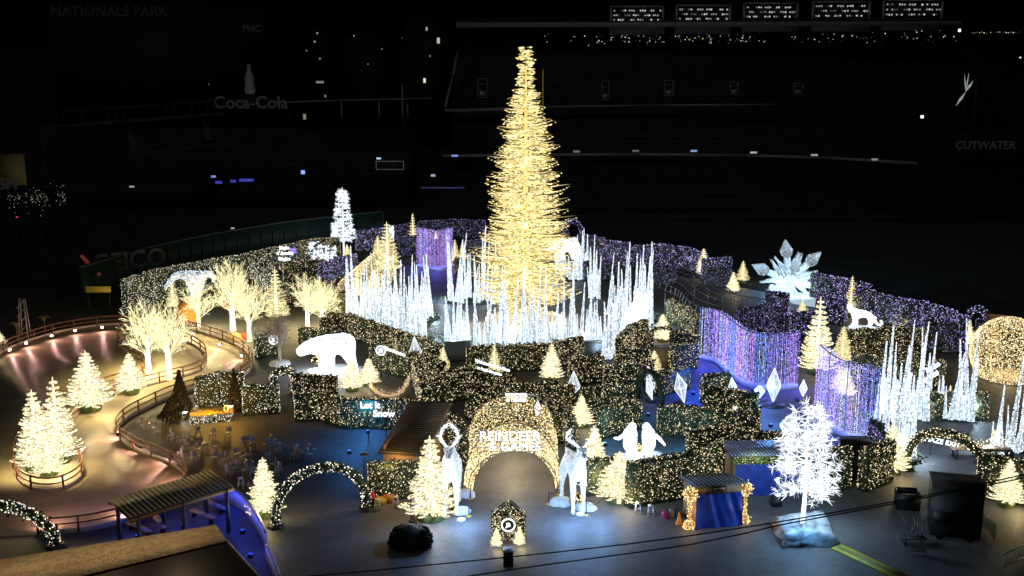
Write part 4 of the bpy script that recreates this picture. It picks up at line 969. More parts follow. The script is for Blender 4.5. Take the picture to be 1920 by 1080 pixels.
spikes([(1112, 556, 440, 0), (1108, 558, 470, -3), (1116, 555, 468, 3), (1110, 560, 490, 0), (1106, 552, 500, -7), (1118, 556, 505, 5), (1122, 560, 480, 4)], 'in the lone cluster by the ring gap', 'lone spike cluster')
bed([(1640, 790), (1690, 782), (1735, 778)], 'dark bed of spikes right of the violet curtain', wd=2.0)
spikes(row(1642, 795, 1738, 780, 22, 50, 170, 11, 6, 6) + [(1660, 780, 612, 3), (1672, 775, 640, 2), (1650, 770, 640, -2), (1695, 770, 600, 2), (1715, 775, 602, 4), (1738, 778, 625, 6), (1725, 780, 650, 2)], 'right of the violet curtain', 'spikes right of the curtain')
bed([(1752, 782), (1790, 786), (1824, 788)], 'dark bed of the leaning spikes below the globe dome', wd=1.6)
spikes([(1757, 780, 712, 1), (1766, 781, 705, 2), (1772, 784, 722, 6), (1782, 785, 655, 9), (1795, 786, 680, 7), (1802, 787, 640, 8), (1812, 788, 598, 4), (1820, 789, 670, 1), (1815, 787, 610, 2), (1789, 785, 700, 5)], 'on the bed left of the globe dome', 'leaning spikes')
bed([(1852, 852), (1885, 846), (1915, 844)], 'dark bed of spikes behind the maze exit arch', wd=1.4)
spikes([(1868, 846, 722, 1), (1860, 848, 790, -2), (1893, 846, 660, 2), (1888, 850, 760, 3), (1904, 848, 780, 8), (1915, 842, 700, 6), (1875, 850, 790, 2), (1913, 846, 655, 3)], 'behind the maze exit arch', 'spikes behind the arch')
bed([(1690, 868), (1712, 862)], 'dark bed of spikes behind the fir at the maze exit', wd=1.6)
spikes([(1660, 862, 690, 1), (1668, 860, 705, -1), (1677, 862, 680, 2), (1685, 862, 700, 3), (1692, 860, 730, 1), (1700, 860, 700, 4), (1708, 860, 735, 1), (1712, 860, 770, 0)], 'behind the fir at the maze exit', 'spikes behind the exit fir')
# ================================================================ crystals
def crystal(cx, cy_, wpx, hpx, tilt, kind, lab, gy=None, disc=True, sides=6, low=.5, elev=None):
    gy = gy or cy_ + hpx / 2 + 2; p = G(cx, gy); s = 1 / PM(gy); h = hpx * s * 1.03; R_ = wpx * s / 2
    zb = max(.12, float(D(cx, cy_ + hpx / 2, p[1])[2])) if elev is None else elev
    r = root('light_crystal', p, lab, 'crystal', 'crystals of white string lights')
    k = sides; mb = MB(); ring = [(R_ * math.cos(2 * math.pi * i / k + .3), R_ * math.sin(2 * math.pi * i / k + .3), zb + h * low) for i in range(k)]
    V = [(0, 0, zb)] + ring + [(0, 0, zb + h)]
    mb.add(V, [[0, 1 + (i + 1) % k, 1 + i] for i in range(k)] + [[k + 1, 1 + i, 1 + (i + 1) % k] for i in range(k)])
    M = Matrix.Translation((0, 0, zb)) @ Matrix.Rotation(math.radians(tilt), 4, 'Y') @ Matrix.Translation((0, 0, -zb))
    me = mb.build('facets', m_crysb if kind == 'b' else m_crys, data_only=True)
    pts = surf_pts(me, int(90 + 90 * h)); inst('facets', me, r).matrix_local = M
    e = MB()
    for i in range(k):
        a = np.array(ring[i]); b = np.array(ring[(i + 1) % k])
        for u, v in ((a, b), (a, np.array(V[0])), (a, np.array(V[-1]))): e.tube([u, v], .025, 4)
    o = e.build('edges', m_trunkw, r); o.matrix_local = M
    o = MB().beads(pts, .026).build('string_lights', m_ice_led, r); o.matrix_local = M
    if disc: MB().lathe((0, 0, 0), [(R_ * 1.2 + .3, 0), (R_ * 1.2 + .25, .1), (.05, .14)], 18).build('base', m_dark, r)
    if zb > .25: MB().tube([(0, 0, 0), (0, 0, zb + .1)], .06, 6).build('stem', m_dark, r)
CR = [(1075, 717, 28, 44, 0, 'w', 'pear-shaped crystal on the hedge right of the entrance tunnel', 752, .3), (780, 652, 25, 42, -3, 'w', 'pear-shaped crystal beside the left spikes', 690, .3),
 (1227, 708, 20, 48, -16, 'w', 'tall crystal leaning left under the gold fir', 738, .55), (1262, 712, 15, 34, 0, 'w', 'small upright crystal between two leaning ones', 733, .5), (1283, 734, 26, 58, -14, 'w', 'largest leaning crystal beside the deep blue floor', 758, .55),
 (1223, 732, 13, 38, -18, 'w', 'slim crystal seen inside the dark green arch', 752, .5), (1184, 730, 24, 26, 4, 'b', 'blue-tinted facet crystal left of the dark green arch', 748, .6), (1168, 768, 16, 18, 0, 'w', 'round pale crystal on the hedge above the penguins', 800, .5),
 (1142, 780, 10, 20, 8, 'w', 'thin crystal sliver left of the round pale crystal', 808, .5), (1449, 722, 29, 66, 0, 'w', 'tall diamond crystal in front of the long curtain', 760, .5), (1423, 735, 22, 26, 0, 'w', 'short diamond crystal left of the tall diamond', 752, .6),
 (1505, 728, 16, 34, 0, 'w', 'narrow diamond crystal right of the long curtain', 750, .5), (1374, 722, 18, 30, -8, 'w', 'chipped crystal on the hedge corner at the blue floor', 755, .35), (1378, 772, 20, 21, 0, 'b', 'teal crystal on the hedge right of the penguins', 812, .5),
 (1477, 794, 42, 46, 10, 'w', 'broad pear crystal behind the snowflake-twig tree', 822, .35), (1535, 815, 34, 40, 0, 'w', 'broad crystal glowing behind the snow tree twigs', 838, .4), (1008, 765, 14, 30, 0, 'w', 'left slim crystal behind the entrance tunnel', 796, .5), (1034, 772, 12, 30, -8, 'w', 'right slim crystal behind the entrance tunnel', 800, .5)]
for (cx, cy_, wp, hp, ti, kd, lab, gy, lo) in CR: crystal(cx, cy_, wp, hp, ti, kd, lab, gy, low=lo)
def flood(px, py, e, col, lab, z=2.2, lens=None, mul=2.6):
    """small uplight box that washes the floor with colour"""
    p = G(px, py); r = root('colour_floodlight', p, lab, 'floodlight', 'small coloured floodlights')
    MB().box((0, 0, .12), (.32, .26, .24)).build('housing', m_black, r)
    MB().box((0, 0, .255), (.24, .18, .02)).build('lens', lens or mat('lens_%d' % int(col[1] * 100), (.2, .3, .9), emit=col, estr=1.0), r)
    lamp(r, (0, 0, z), e * mul, col, .15)
flood(1300, 740, 300, (.03, .12, 1), 'blue floodlight at the foot of the largest leaning crystal')
flood(1340, 700, 240, (.03, .1, 1), 'blue floodlight on the deep blue floor above the square hedge')
flood(1425, 765, 200, (.1, .3, 1), 'blue floodlight in front of the short diamond crystal')
flood(1445, 800, 200, (.12, .35, .9), 'blue floodlight on the dark blue floor left of the broad pear crystal')
flood(1215, 780, 60, (.1, .4, .8), 'blue floodlight inside the dark green arch')
flood(1290, 845, 110, (.05, .4, .8), 'teal floodlight right of the white penguins')
flood(1135, 835, 110, (.1, .45, .85), 'teal floodlight left of the white penguins')
flood(690, 812, 190, (.05, .3, .9), 'blue floodlight on the plaza below the Let It Snow sign')
flood(655, 850, 90, (.05, .3, .9), 'blue floodlight on the dark plaza left of the hut')
flood(1450, 545, 260, (.3, .6, 1), 'cool floodlight at the left of the snowflake platform')
flood(820, 720, 90, (.4, .6, 1), 'cool floodlight in the path left of the welcome sign')
flood(850, 670, 130, (.35, .55, 1), 'cool floodlight on the grey wall of the ring')
# ================================================================ light sculptures
def sculpt(name, Y, joints, edges, lab, cat, m=None, lvl=2, gx=None, beads=500, br=.045, extra=None):
    """joints: (px, py, depth offset m, radius px) measured on the photograph at distance Y"""
    s = 1.22 / (FPX / math.hypot(Y, HC * .8)); V = []
    for j in joints:
        q = D(j[0], j[1], Y); V.append(q + [0, j[2], 0])
    V = np.array(V); lowz = V[:, 2].min(); c = np.array([V[:, 0].mean(), Y, 0])
    r = root(name, c, lab, cat)
    VV = [(*(v - c), j[3] * s, (j[4] if len(j) > 4 else j[3]) * s) for v, j in zip(V, joints)]
    o = skin('body', VV, edges, m or m_skin, r, lvl)
    # rest the lowest point on the ground
    zs = [v.co.z for v in o.data.vertices]; dz = -min(zs) + .03
    o.data.transform(Matrix.Translation((0, 0, dz)))
    if beads: MB().beads(surf_pts(o.data, beads), br).build('string_lights', m_white, r)
    return r, c, s
# grazing white bear
Yb = G(612, 697)[1]
J = [(652, 641, 0, 19, 16), (630, 644, 0, 16, 15), (604, 646, 0, 17, 16), (584, 649, 0, 13), (569, 656, 0, 9), (556, 665, 0, 8),
     (610, 668, -.75, 9), (608, 684, -.8, 7), (609, 698, -.8, 7.5), (616, 668, .75, 9), (617, 684, .8, 7), (620, 694, .8, 7),
     (655, 660, -.75, 11), (664, 680, -.8, 7), (668, 698, -.8, 7.5), (648, 662, .75, 11), (656, 680, .8, 7), (660, 692, .8, 7), (664, 634, 0, 12, 12)]
E = [(0, 18), (0, 1), (1, 2), (2, 3), (3, 4), (4, 5), (2, 6), (6, 7), (7, 8), (2, 9), (9, 10), (10, 11), (0, 12), (12, 13), (13, 14), (0, 15), (15, 16), (16, 17)]
r, c, s = sculpt('bear_sculpture', Yb, J, E, 'white light sculpture of a bear with lowered head', 'light sculpture', beads=900)
for dx, dy in ((-.35, -.25), (-.35, .25)):
    q = D(567, 646, Yb) - c; MB().lathe((q[0], dy, q[2] - .35), [(.14, 0), (.16, .18), (.1, .34), (.01, .4)], 8).build('ear', m_skin, r)
lamp(r, (0, -2.5, 1.4), 500, (.85, .93, 1), .2); lamp(r, (-2.5, 0, 1.2), 350, (.85, .93, 1), .2)
q = D(592, 676, Yb - 1.2)
rr = root('hanging_bauble', (q[0], q[1], 0), 'large gold bauble on a ring hanging from the neck of the grazing bear', 'bauble')
MB().lathe((0, 0, q[2]), [(.02, -.38)] + [(.38 * math.cos(a), .38 * math.sin(a)) for a in np.linspace(-1.4, 1.4, 9)] + [(.02, .38)], 18).build('ball', m_brass, rr)
MB().tube([(.24 * math.cos(a), 0, q[2] + .72 + .24 * math.sin(a)) for a in np.linspace(0, 6.283, 18)], .035, 6, cap=False).build('ring', m_brass, rr)
MB().tube([(0, 0, q[2] + .36), (0, 0, q[2] + .5)], .05, 6).build('cap', m_brass, rr)
def snowpatch(pts, lab, h=.35):
    P = catmull([G(x, y) for x, y in pts], .8, closed=True); c = P.mean(0); nn = len(P); V = []
    for z, k in ((.0, 1.0), (h * .6, .93), (h, .7), (h * 1.05, .3)):
        for p in P: V.append(c + (p - c) * k * (1 + RNG.normal() * .02) + [0, 0, z + (RNG.normal() * .04 if z else 0)])
    V.append(c + [0, 0, h]); k4 = 3 * nn
    mb = MB().add(V, [[i * nn + j, i * nn + (j + 1) % nn, (i + 1) * nn + (j + 1) % nn, (i + 1) * nn + j] for i in range(3) for j in range(nn)]); mb.f.append((np.array([[k4 + j, k4 + (j + 1) % nn, 4 * nn] for j in range(nn)]), 0))
    o = mb.build('snow_patch', m_snow, loc=c * [1, 1, 0], smooth=True); tag(o, lab, 'snow patch')
snowpatch([(575, 693), (600, 704), (640, 708), (680, 700), (690, 690), (660, 684), (610, 686)], 'fluffy snow patch under the grazing white bear', .15)
# second bear behind the great tree
Y2 = G(1060, 492)[1]
J = [(1078, 456, 0, 12, 11), (1062, 457, 0, 12, 11), (1046, 457, 0, 12, 11), (1030, 458, 0, 9), (1018, 462, 0, 7), (1010, 466, 0, 5),
     (1046, 470, -.8, 6), (1045, 482, -.8, 5), (1045, 491, -.8, 5), (1052, 470, .8, 6), (1054, 480, .8, 5), (1056, 488, .8, 5),
     (1082, 470, -.8, 7), (1086, 481, -.8, 5), (1086, 491, -.8, 5), (1074, 470, .8, 7), (1076, 480, .8, 5), (1078, 488, .8, 5), (1088, 452, 0, 10, 9), (1070, 451, 0, 8, 8)]
E2 = E[1:] + [(0, 18), (0, 19)]
r, c, s = sculpt('bear_sculpture', Y2, J, E2, 'white light sculpture of a bear behind the great golden tree', 'light sculpture', beads=400); lamp(r, (0, -2.5, 1.5), 200, (.85, .93, 1), .2)
MB().lathe(D(1030, 449, Y2) - c, [(.16, -.1), (.15, .15), (.02, .3)], 8).build('ear', m_skin, r)
# standing moose-like figure inside the right arc
Y3 = G(1196, 628)[1]
J = [(1190, 590, .9, 15, 14), (1196, 578, 0, 15, 14), (1203, 562, -.6, 11), (1206, 552, -.9, 8), (1200, 546, -1.4, 5),
     (1188, 606, -.3, 7), (1187, 622, -.3, 5), (1206, 604, -.3, 7), (1207, 622, -.3, 5), (1182, 608, 1.4, 7), (1181, 621, 1.4, 5), (1200, 608, 1.4, 7), (1200, 620, 1.4, 5),
     (1214, 545, -.9, 3), (1222, 536, -.9, 2.4), (1196, 542, -.9, 3), (1186, 538, -.9, 2.2)]
E3 = [(0, 1), (1, 2), (2, 3), (3, 4), (1, 5), (5, 6), (1, 7), (7, 8), (0, 9), (9, 10), (0, 11), (11, 12), (3, 13), (13, 14), (3, 15), (15, 16)]
r, c, s = sculpt('elk_sculpture', Y3, J, E3, 'white light sculpture of a horned elk among the right spikes', 'light sculpture', beads=600); lamp(r, (0, -2.5, 1.8), 180, (.8, .9, 1), .2)
# the long-tailed cat
Y4 = G(1618, 614)[1]
J = [(1634, 592, 0, 7, 6.5), (1618, 590, 0, 6, 6), (1604, 589, 0, 6.5, 6), (1597, 584, 0, 4.5), (1593, 577, -.1, 5), (1587, 579, -.3, 2.6),
     (1600, 602, -.5, 3.2), (1596, 610, -.5, 2.4), (1589, 613, -.6, 2.2), (1607, 603, .5, 3.2), (1609, 611, .5, 2.4), (1605, 614, .5, 2.2),
     (1630, 605, -.5, 3.6), (1627, 611, -.5, 2.6), (1621, 614, -.6, 2.2), (1637, 605, .5, 3.6), (1637, 611, .5, 2.6), (1632, 614, .5, 2.2),
     (1640, 603, 0, 2.8), (1645, 610, 0, 2.2), (1651, 612, 0, 2), (1655, 609, 0, 2.5), (1653, 604, 0, 2.4), (1649, 604, 0, 2.2)]
E4 = [(0, 1), (1, 2), (2, 3), (3, 4), (4, 5), (2, 6), (6, 7), (7, 8), (2, 9), (9, 10), (10, 11), (0, 12), (12, 13), (13, 14), (0, 15), (15, 16), (16, 17), (0, 18), (18, 19), (19, 20), (20, 21), (21, 22), (22, 23)]
r, c, s = sculpt('cat_sculpture', Y4, J, E4, 'white light sculpture of a big cat with a curled tail', 'light sculpture', beads=400)
for px in (1590, 1597):
    q = D(px, 572, Y4) - c; MB().lathe((q[0], 0, q[2] - .15), [(.14, 0), (.1, .2), (.01, .36)], 6).build('ear', m_skin, r)
lamp(r, (0, -2, 1.5), 160, (.85, .93, 1), .2)
snowpatch([(1580, 614), (1600, 622), (1640, 624), (1655, 616), (1620, 610)], 'snow patch under the white cat', .12)
# blue bird
Y5 = G(362, 588)[1]
J = [(362, 514, 0, 11, 10), (376, 520, 0, 9, 8), (366, 530, -.5, 6), (360, 538, -.8, 4), (346, 513, 0, 7), (332, 514, 0, 6), (321, 522, 0, 5), (308, 541, 0, 2),
     (384, 512, 0, 6), (394, 510, 0, 5), (403, 520, 0, 4), (398, 527, 0, 2), (372, 560, 0, 2.5), (374, 586, 0, 2.2), (362, 560, 0, 2.5), (361, 586, 0, 2.2)]
E5 = [(0, 1), (1, 2), (2, 3), (0, 4), (4, 5), (5, 6), (6, 7), (1, 8), (8, 9), (9, 10), (10, 11), (1, 12), (12, 13), (0, 14), (14, 15)]
r, c, s = sculpt('bird_sculpture', Y5, J, E5, 'pale blue light sculpture of a bird spreading drooping wings', 'light sculpture', m=m_skinb, beads=900); lamp(r, (0, -2, 2.5), 90, (.5, .75, 1), .2)
# the two penguins
Y6 = G(1198, 852)[1]
for (x, sg, lab) in ((1184, -1, 'left white penguin light sculpture facing right'), (1214, 1, 'right white penguin light sculpture facing left')):
    xo = x + sg * 0
    J = [(xo + sg * 3, 840, 0, 10.5, 11), (xo + sg * 2, 824, 0, 10.5, 11), (xo - sg * 1, 810, 0, 8.5, 8.5), (xo - sg * 3, 801, 0, 7), (xo - sg * 10, 808, 0, 1.8),
         (xo + sg * 13, 820, 0, 3.5, 3), (xo + sg * 23, 829, 0, 2.8, 3), (xo + sg * 34, 842 if sg > 0 else 828, 0, 1.0), (xo + sg * 8, 852, .3, 6, 8), (xo - sg * 4, 853, -.5, 5, 8)]
    J = [(a, b - 5, *q) for a, b, *q in J]
    E6 = [(0, 1), (1, 2), (2, 3), (3, 4), (1, 5), (5, 6), (6, 7), (0, 8), (0, 9)]
    r, c, s = sculpt('penguin_sculpture', Y6, J, E6, lab, 'light sculpture', beads=500)
    lamp(r, (sg * -.2, -2, 1.6), 120, (.75, .9, 1), .2)
snowpatch([(1158, 856), (1180, 866), (1215, 868), (1252, 862), (1240, 850), (1200, 846)], 'snowy base under the pair of white penguins', .25)
q = G(1198, 854); rr = root('gold_bauble', q, 'gold bauble between the two white penguins', 'bauble')
MB().lathe((0, 0, .6), [(.3 * math.cos(a), .3 * math.sin(a)) for a in np.linspace(-1.5, 1.5, 10)], 16).build('ball', m_brass, rr); MB().tube([(0, 0, .88), (0, 0, 1.02)], .06, 6).build('cap', m_brass, rr); MB().lathe((0, 0, 0), [(.3, 0), (.25, .32), (.01, .34)], 12).build('stand', m_snow, rr)
# reindeer
def reindeer(px, py, top, lab, antl, rz, beads=1900):
    p = G(px, py); H = HT(px, py, top); k = H / 7.2
    r = root('reindeer_sculpture', p, lab, 'light sculpture', rz=rz)
    V = [(0, 1.6, 3.9, .72, .78), (0, .5, 3.85, .68, .74), (0, -.6, 3.95, .74, .85), (0, -1.2, 4.6, .46), (0, -1.45, 5.1, .34), (0, -1.65, 5.5, .33), (0, -2.25, 5.2, .2), (0, -2.5, 5.05, .15),
         (.42, -.7, 3.0, .3), (.44, -.65, 1.8, .2), (.44, -.75, .9, .14), (.44, -.8, .12, .17), (-.42, -.7, 3.0, .3), (-.44, -.85, 1.8, .2), (-.44, -.9, .9, .14), (-.44, -.95, .12, .17),
         (.45, 1.7, 3.0, .4), (.48, 1.55, 2.1, .24), (.48, 1.9, 1.2, .15), (.48, 1.8, .12, .17), (-.45, 1.7, 3.0, .4), (-.48, 1.75, 2.1, .24), (-.48, 2.1, 1.2, .15), (-.48, 2.0, .12, .17),
         (0, 2.3, 4.3, .14), (0, 2.5, 3.95, .07), (.42, -1.6, 5.72, .09), (-.42, -1.6, 5.72, .09)]
    E = [(0, 1), (1, 2), (2, 3), (3, 4), (4, 5), (5, 6), (6, 7), (2, 8), (8, 9), (9, 10), (10, 11), (2, 12), (12, 13), (13, 14), (14, 15), (0, 16), (16, 17), (17, 18), (18, 19), (0, 20), (20, 21), (21, 22), (22, 23), (0, 24), (24, 25), (5, 26), (5, 27)]
    o = skin('body', [(a * k, b * k, c * k, *[q * k for q in rest]) for a, b, c, *rest in V], E, glowskin('reindeer_mesh', (.8, .9, 1), .06, .5, 5), r)
    MB().beads(surf_pts(o.data, beads), .026).build('string_lights', m_ice_led, r)
    w_, hh = antl; H0 = 5.65
    for s in (-1, 1):
        mb = MB(); main = [(.14 * s, -1.55, H0), (.45 * s * w_, -1.4, H0 + .45 * hh), (.85 * s * w_, -1.3, H0 + .75 * hh), (.95 * s * w_, -1.4, H0 + 1.15 * hh), (.8 * s * w_, -1.5, H0 + 1.6 * hh)]
        if w_ < .8: main = [(.12 * s, -1.55, H0), (.5 * s, -1.4, H0 + .5), (.62 * s, -1.3, H0 + .95), (.5 * s, -1.4, H0 + 1.4), (.12 * s, -1.5, H0 + 1.65)]
        M_ = catmull([np.array(m) * k for m in main], .1); mb.tube(M_, np.linspace(.11, .04, len(M_)) * k, 6)
        B = [M_ + RNG.normal(size=M_.shape) * .05]
        for t in (.25, .42, .6, .78, .9):
            q = M_[int(t * (len(M_) - 1))]; e = q + np.array([-s * .22 if t > .5 else s * .3, -.3, .42]) * k; mb.tube([q, (q + e) / 2 + [0, -.05, 0], e], [.06 * k, .05 * k, .02 * k], 5); B.append(np.linspace(q, e, 8))
        mb.build('antler', m_trunkw, r)
        MB().beads(np.repeat(np.vstack(B), 4, 0) + RNG.normal(size=(4 * sum(map(len, B)), 3)) * .06, .026).build('string_lights', m_ice_led, r)
    for s, dx in ((-1, -1.2), (1, 1.2)): lamp(r, (dx, -2.2, 1.6), 430, (.24, .5, 1), .2)
    lamp(r, (0, -3.0, 4.0), 430, (.26, .52, 1), .2)
    return p, k
pL, kL = reindeer(846, 962, 789, 'left tall white reindeer light sculpture with looped antlers', (.6, 1), 0.0)
pR, kR = reindeer(1078, 958, 793, 'right tall white reindeer light sculpture with wide antlers', (1.25, .95), .25)
for (px, py, R_, lab) in ((848, 955, .38, 'gold ornament ball at the feet of the left reindeer'), (1080, 950, .5, 'large gold ornament ball between the legs of the right reindeer')):
    q = G(px, py); rr = root('ornament_ball', q, lab, 'bauble'); MB().lathe((0, 0, R_), [(R_ * math.cos(a), R_ * math.sin(a)) for a in np.linspace(-1.55, 1.55, 12)], 20).build('ball', m_brass, rr); MB().tube([(0, 0, R_ * 1.98), (0, 0, R_ * 2.25)], .08, 8).build('cap', m_brass, rr)
for (px, py, w_, lab) in ((871, 930, .55, 'rumpled snow blanket beside the left reindeer'), (866, 962, .45, 'low snow heap in front of the left reindeer'), (1052, 945, .6, 'rumpled snow blanket left of the right reindeer'), (1098, 955, .5, 'snow heap with a dark top right of the right reindeer')):
    q = G(px, py); V = []; K = 14
    for i, (z, s_) in enumerate(((0, 1), (.22, .95), (.42, .7), (.5, .3))):
        for j in range(K): a = 2 * math.pi * j / K; u = 1 + RNG.normal() * .09; V.append(q + [w_ * 1.5 * s_ * u * math.cos(a), w_ * s_ * u * math.sin(a), z])
    mb = MB().add(V, [[i * K + j, i * K + (j + 1) % K, (i + 1) * K + (j + 1) % K, (i + 1) * K + j] for i in range(3) for j in range(K)]); mb.f.append((np.array([[3 * K + j for j in range(K)]]), 0)); tag(mb.build('snow_heap', m_snow, loc=q), lab, 'snow heap')
for (px, py) in ((865, 975), (1088, 965)):
    q = G(px, py); rr = root('disc_light', q, 'flat white disc lamp on the paving before the %s reindeer' % ('left' if px < 900 else 'right'), 'lamp')
    MB().lathe((0, 0, 0), [(.3, 0), (.3, .08), (.26, .1), (.01, .1)], 20).build('housing', m_white_p, rr); MB().lathe((0, 0, .105), [(.24, 0), (.01, .01)], 20).build('lens', mat('disc_lens', (.8, .8, .8), emit=(.8, .92, 1), estr=1.2), rr)
# rope stanchions
for (px, py, lab) in ((882, 935, 'rope post with yellow foot behind the left snow blanket'), (879, 968, 'rope post with yellow foot before the left reindeer'), (1029, 946, 'rope post with yellow foot left of the right reindeer'), (1099, 966, 'rope post with yellow foot before the right reindeer'), (1049, 928, 'rope post near the right rim of the entrance tunnel')):
    q = G(px, py); rr = root('rope_post', q, lab, 'stanchion', 'rope posts at the entrance'); MB().lathe((0, 0, 0), [(.2, 0), (.2, .04), (.03, .08), (.03, .1)], 14).build('foot', mat('yellow_foot', (.6, .45, .05), .5), rr); MB().tube([(0, 0, .05), (0, 0, 1.05)], .035, 8).build('pole', m_black, rr)
def rope(a, b, lab):
    A, B = G(*a) + [0, 0, .95], G(*b) + [0, 0, .95]; P = [A + (B - A) * t - np.array([0, 0, .45 * 4 * t * (1 - t)]) for t in np.linspace(0, 1, 14)]
    o = MB().tube(P, .022, 5).build('barrier_rope', m_black, loc=(A + B) / 2); tag(o, lab, 'rope')
rope((1029, 946), (1049, 928), 'black barrier rope left of the right reindeer'); rope((882, 935), (879, 968), 'black barrier rope right of the left reindeer'); rope((1099, 966), (1136, 950), 'black barrier rope running to the wide cream fir')
# antler-shaped light ring on the ground by the pair of firs
P = catmull([G(x, y) for x, y in [(694, 728), (706, 740), (725, 747), (745, 744), (758, 733), (765, 718), (768, 708)]], .3); c = P.mean(0); rr = root('antler_light', c, 'curved glowing antler of lights lying by the two firs', 'light sculpture')
mb = MB().tube(P - c + [0, 0, .25], .12, 6)
for i in range(3, len(P), 7): mb.tube([P[i] - c + [0, 0, .2], P[i] - c + [RNG.normal() * .2, -.2, .9]], [.08, .02], 5)
mb.build('antler', mat('antler_bone', (.6, .45, .3), emit=(1, .6, .3), estr=.5), rr); MB().beads(np.repeat(P - c, 12, 0) + RNG.normal(size=(len(P) * 12, 3)) * .13 + [0, 0, .35], .03).build('string_lights', m_gold, rr); lamp(rr, (0, -.4, .8), 25, (1, .65, .35), .1)
# giant snowflake
pc = G(1478, 556); r = root('snowflake_sculpture', pc, 'giant white light snowflake standing on a lit platform', 'light sculpture', rz=.12)
s = 1 / PM(556); cz = HT(1478, 556, 527)
def arm(ang, L, first):
    a = math.radians(ang); X = np.array([math.sin(a), 0, math.cos(a)]); Yv = np.array([math.cos(a), 0, -math.sin(a)]); polys = []
    def pl(pts): polys.append([X * u + Yv * v for u, v in pts])
    pl([(0, -.5), (L * .62, -.38), (L * .62, .38), (0, .5)])
    pl([(L * .58, 0), (L * .66, .6), (L * .78, .78), (L * 1.06, 0), (L * .78, -.78), (L * .66, -.6)])
    for sd in (-1, 1):
        for st, ln, an in ((.3, .42, 38), (.15, .55, 26)):
            aa = math.radians(an) * sd; u = np.array([math.cos(aa), math.sin(aa)]); v = np.array([-u[1], u[0]]); b = np.array([L * st, .2 * sd])
            pl([tuple(b - v * .2), tuple(b + u * L * ln * .65 - v * .16), tuple(b + u * L * ln * 1.1), tuple(b + u * L * ln * .65 + v * .16), tuple(b + v * .2)])
    return polys
mb = MB(); PTS = []
for i, ang in enumerate((-8, 47, 102, 172, -118, -66)):
    for j, q in enumerate(arm(ang, 5.1 if abs(ang) < 110 else 3.0, i == 0)):
        q = [v + np.array([0, 0, cz]) for v in q]; q = [v * [1, 1, 1] for v in q]
        q = [np.array([v[0], v[1], max(v[2], .35)]) for v in q]; th = .22 + .012 * j + .004 * i; n = len(q)
        mb.add([v + [0, -th, 0] for v in q] + [v + [0, th, 0] for v in q], [[k, (k + 1) % n, n + (k + 1) % n, n + k] for k in range(n)]); mb.f.append((np.array([list(range(mb.n - 2 * n, mb.n - n))]), 0)); mb.f.append((np.array([list(range(mb.n - n, mb.n))[::-1]]), 0))
me = mb.build('arms', glowskin('snowflake_leds', (.65, .85, 1), .08, .55, 5), data_only=True); inst('arms', me, r)
MB().beads(surf_pts(me, 2600), .032).build('string_lights', m_ice_led, r)
MB().lathe((0, 0, 0), [(.6, -.3), (.9, .3)], 6).build('core', m_trunkw, r).matrix_local = Matrix.Translation((0, 0, cz)) @ Matrix.Rotation(math.pi / 2, 4, 'X')
c4 = [G(1440, 548), G(1462, 566), G(1528, 576), G(1530, 556)]
mb = MB(); mb.prism([tuple((q - pc)[:2]) for q in c4][::-1], 0, .35); o = mb.build('platform', mat('lit_platform', (.7, .8, .9), .5, emit=(.6, .85, 1), estr=.55), r); o.rotation_euler = (0, 0, -.12)
lamp(r, (-1.5, -1.8, 1.6), 330, (.3, .62, 1), .2); lamp(r, (1.8, -1.8, 1.6), 220, (.5, .78, 1), .2)
# ================================================================ signs
def wallsign(lines, px, py, gy, hpx, lab, rz=0, roll=0, bold=.03, back=True, gap=1.0):
    Y = (G(px, gy)[1] - .62) if gy > 200 else gy; gy = gy if gy > 200 else py + 40; q = D(px, py, Y); sz = hpx / PM(gy) * 1.3
    r = root('lit_sign', (q[0], q[1], 0), lab, 'sign', rz=rz); n = len(lines)
    for i, (t, k, dx) in enumerate(lines):
        dz = -(i - (n - 1) / 2) * sz * gap
        M = Matrix.Translation((0, 0, q[2])) @ Matrix.Rotation(-roll, 4, 'Y') @ Matrix.Translation((dx * sz, 0, dz)) @ Matrix.Rotation(math.pi / 2, 4, 'X')
        text(t, sz * k, m_sign, 'lettering', r, M, bold=bold * sz * k)
    W = sz * max(len(l[0]) * l[1] for l in lines) * .55; fr = MB()
    for s in (-.3, .3): fr.box((s * W, .1, q[2] / 2 + .1), (.07, .05, q[2] + .2))
    fr.build('post', m_dark, r)
    return r
wallsign([("Let It", 1, -.7), ('Snow', 1.05, .8)], 706, 768, 92.3, 13, 'white lit Let It Snow sign on the gold hedge', gap=.95)
wallsign([('Jingle', .8, 0), ("n' Scarlet", .8, .1), ('Singles', .8, 0)], 533, 475, 512, 8, 'stacked white lit Jingle sign at the left outer hedge', bold=.05)
wallsign([('Welcome to the Maze', .62, 0), ('to begin the game', .55, -.3)], 922, 691, 100.4, 9, 'slanted two-line white sign on the ring path hedge', roll=-.2, rz=-.3, bold=.06)
wallsign([('Maze Entrance', .6, 0)], 740, 659, 108.4, 9, 'slanted one-line white strip sign right of the round logo', roll=-.25, rz=-.3, bold=.1)
wallsign([('MAZE EXIT', 1, 0)], 1767, 829, 850, 10, 'MAZE EXIT sign hanging below the right arch', roll=-.13, rz=-.25, bold=0)
wallsign([('Maze', 1.0, .8), ('Games', 1.1, -.3)], 1742, 700, 103.4, 11, 'tilted two-line white sign on the right gold hedge', roll=.45, rz=.3, bold=.06)
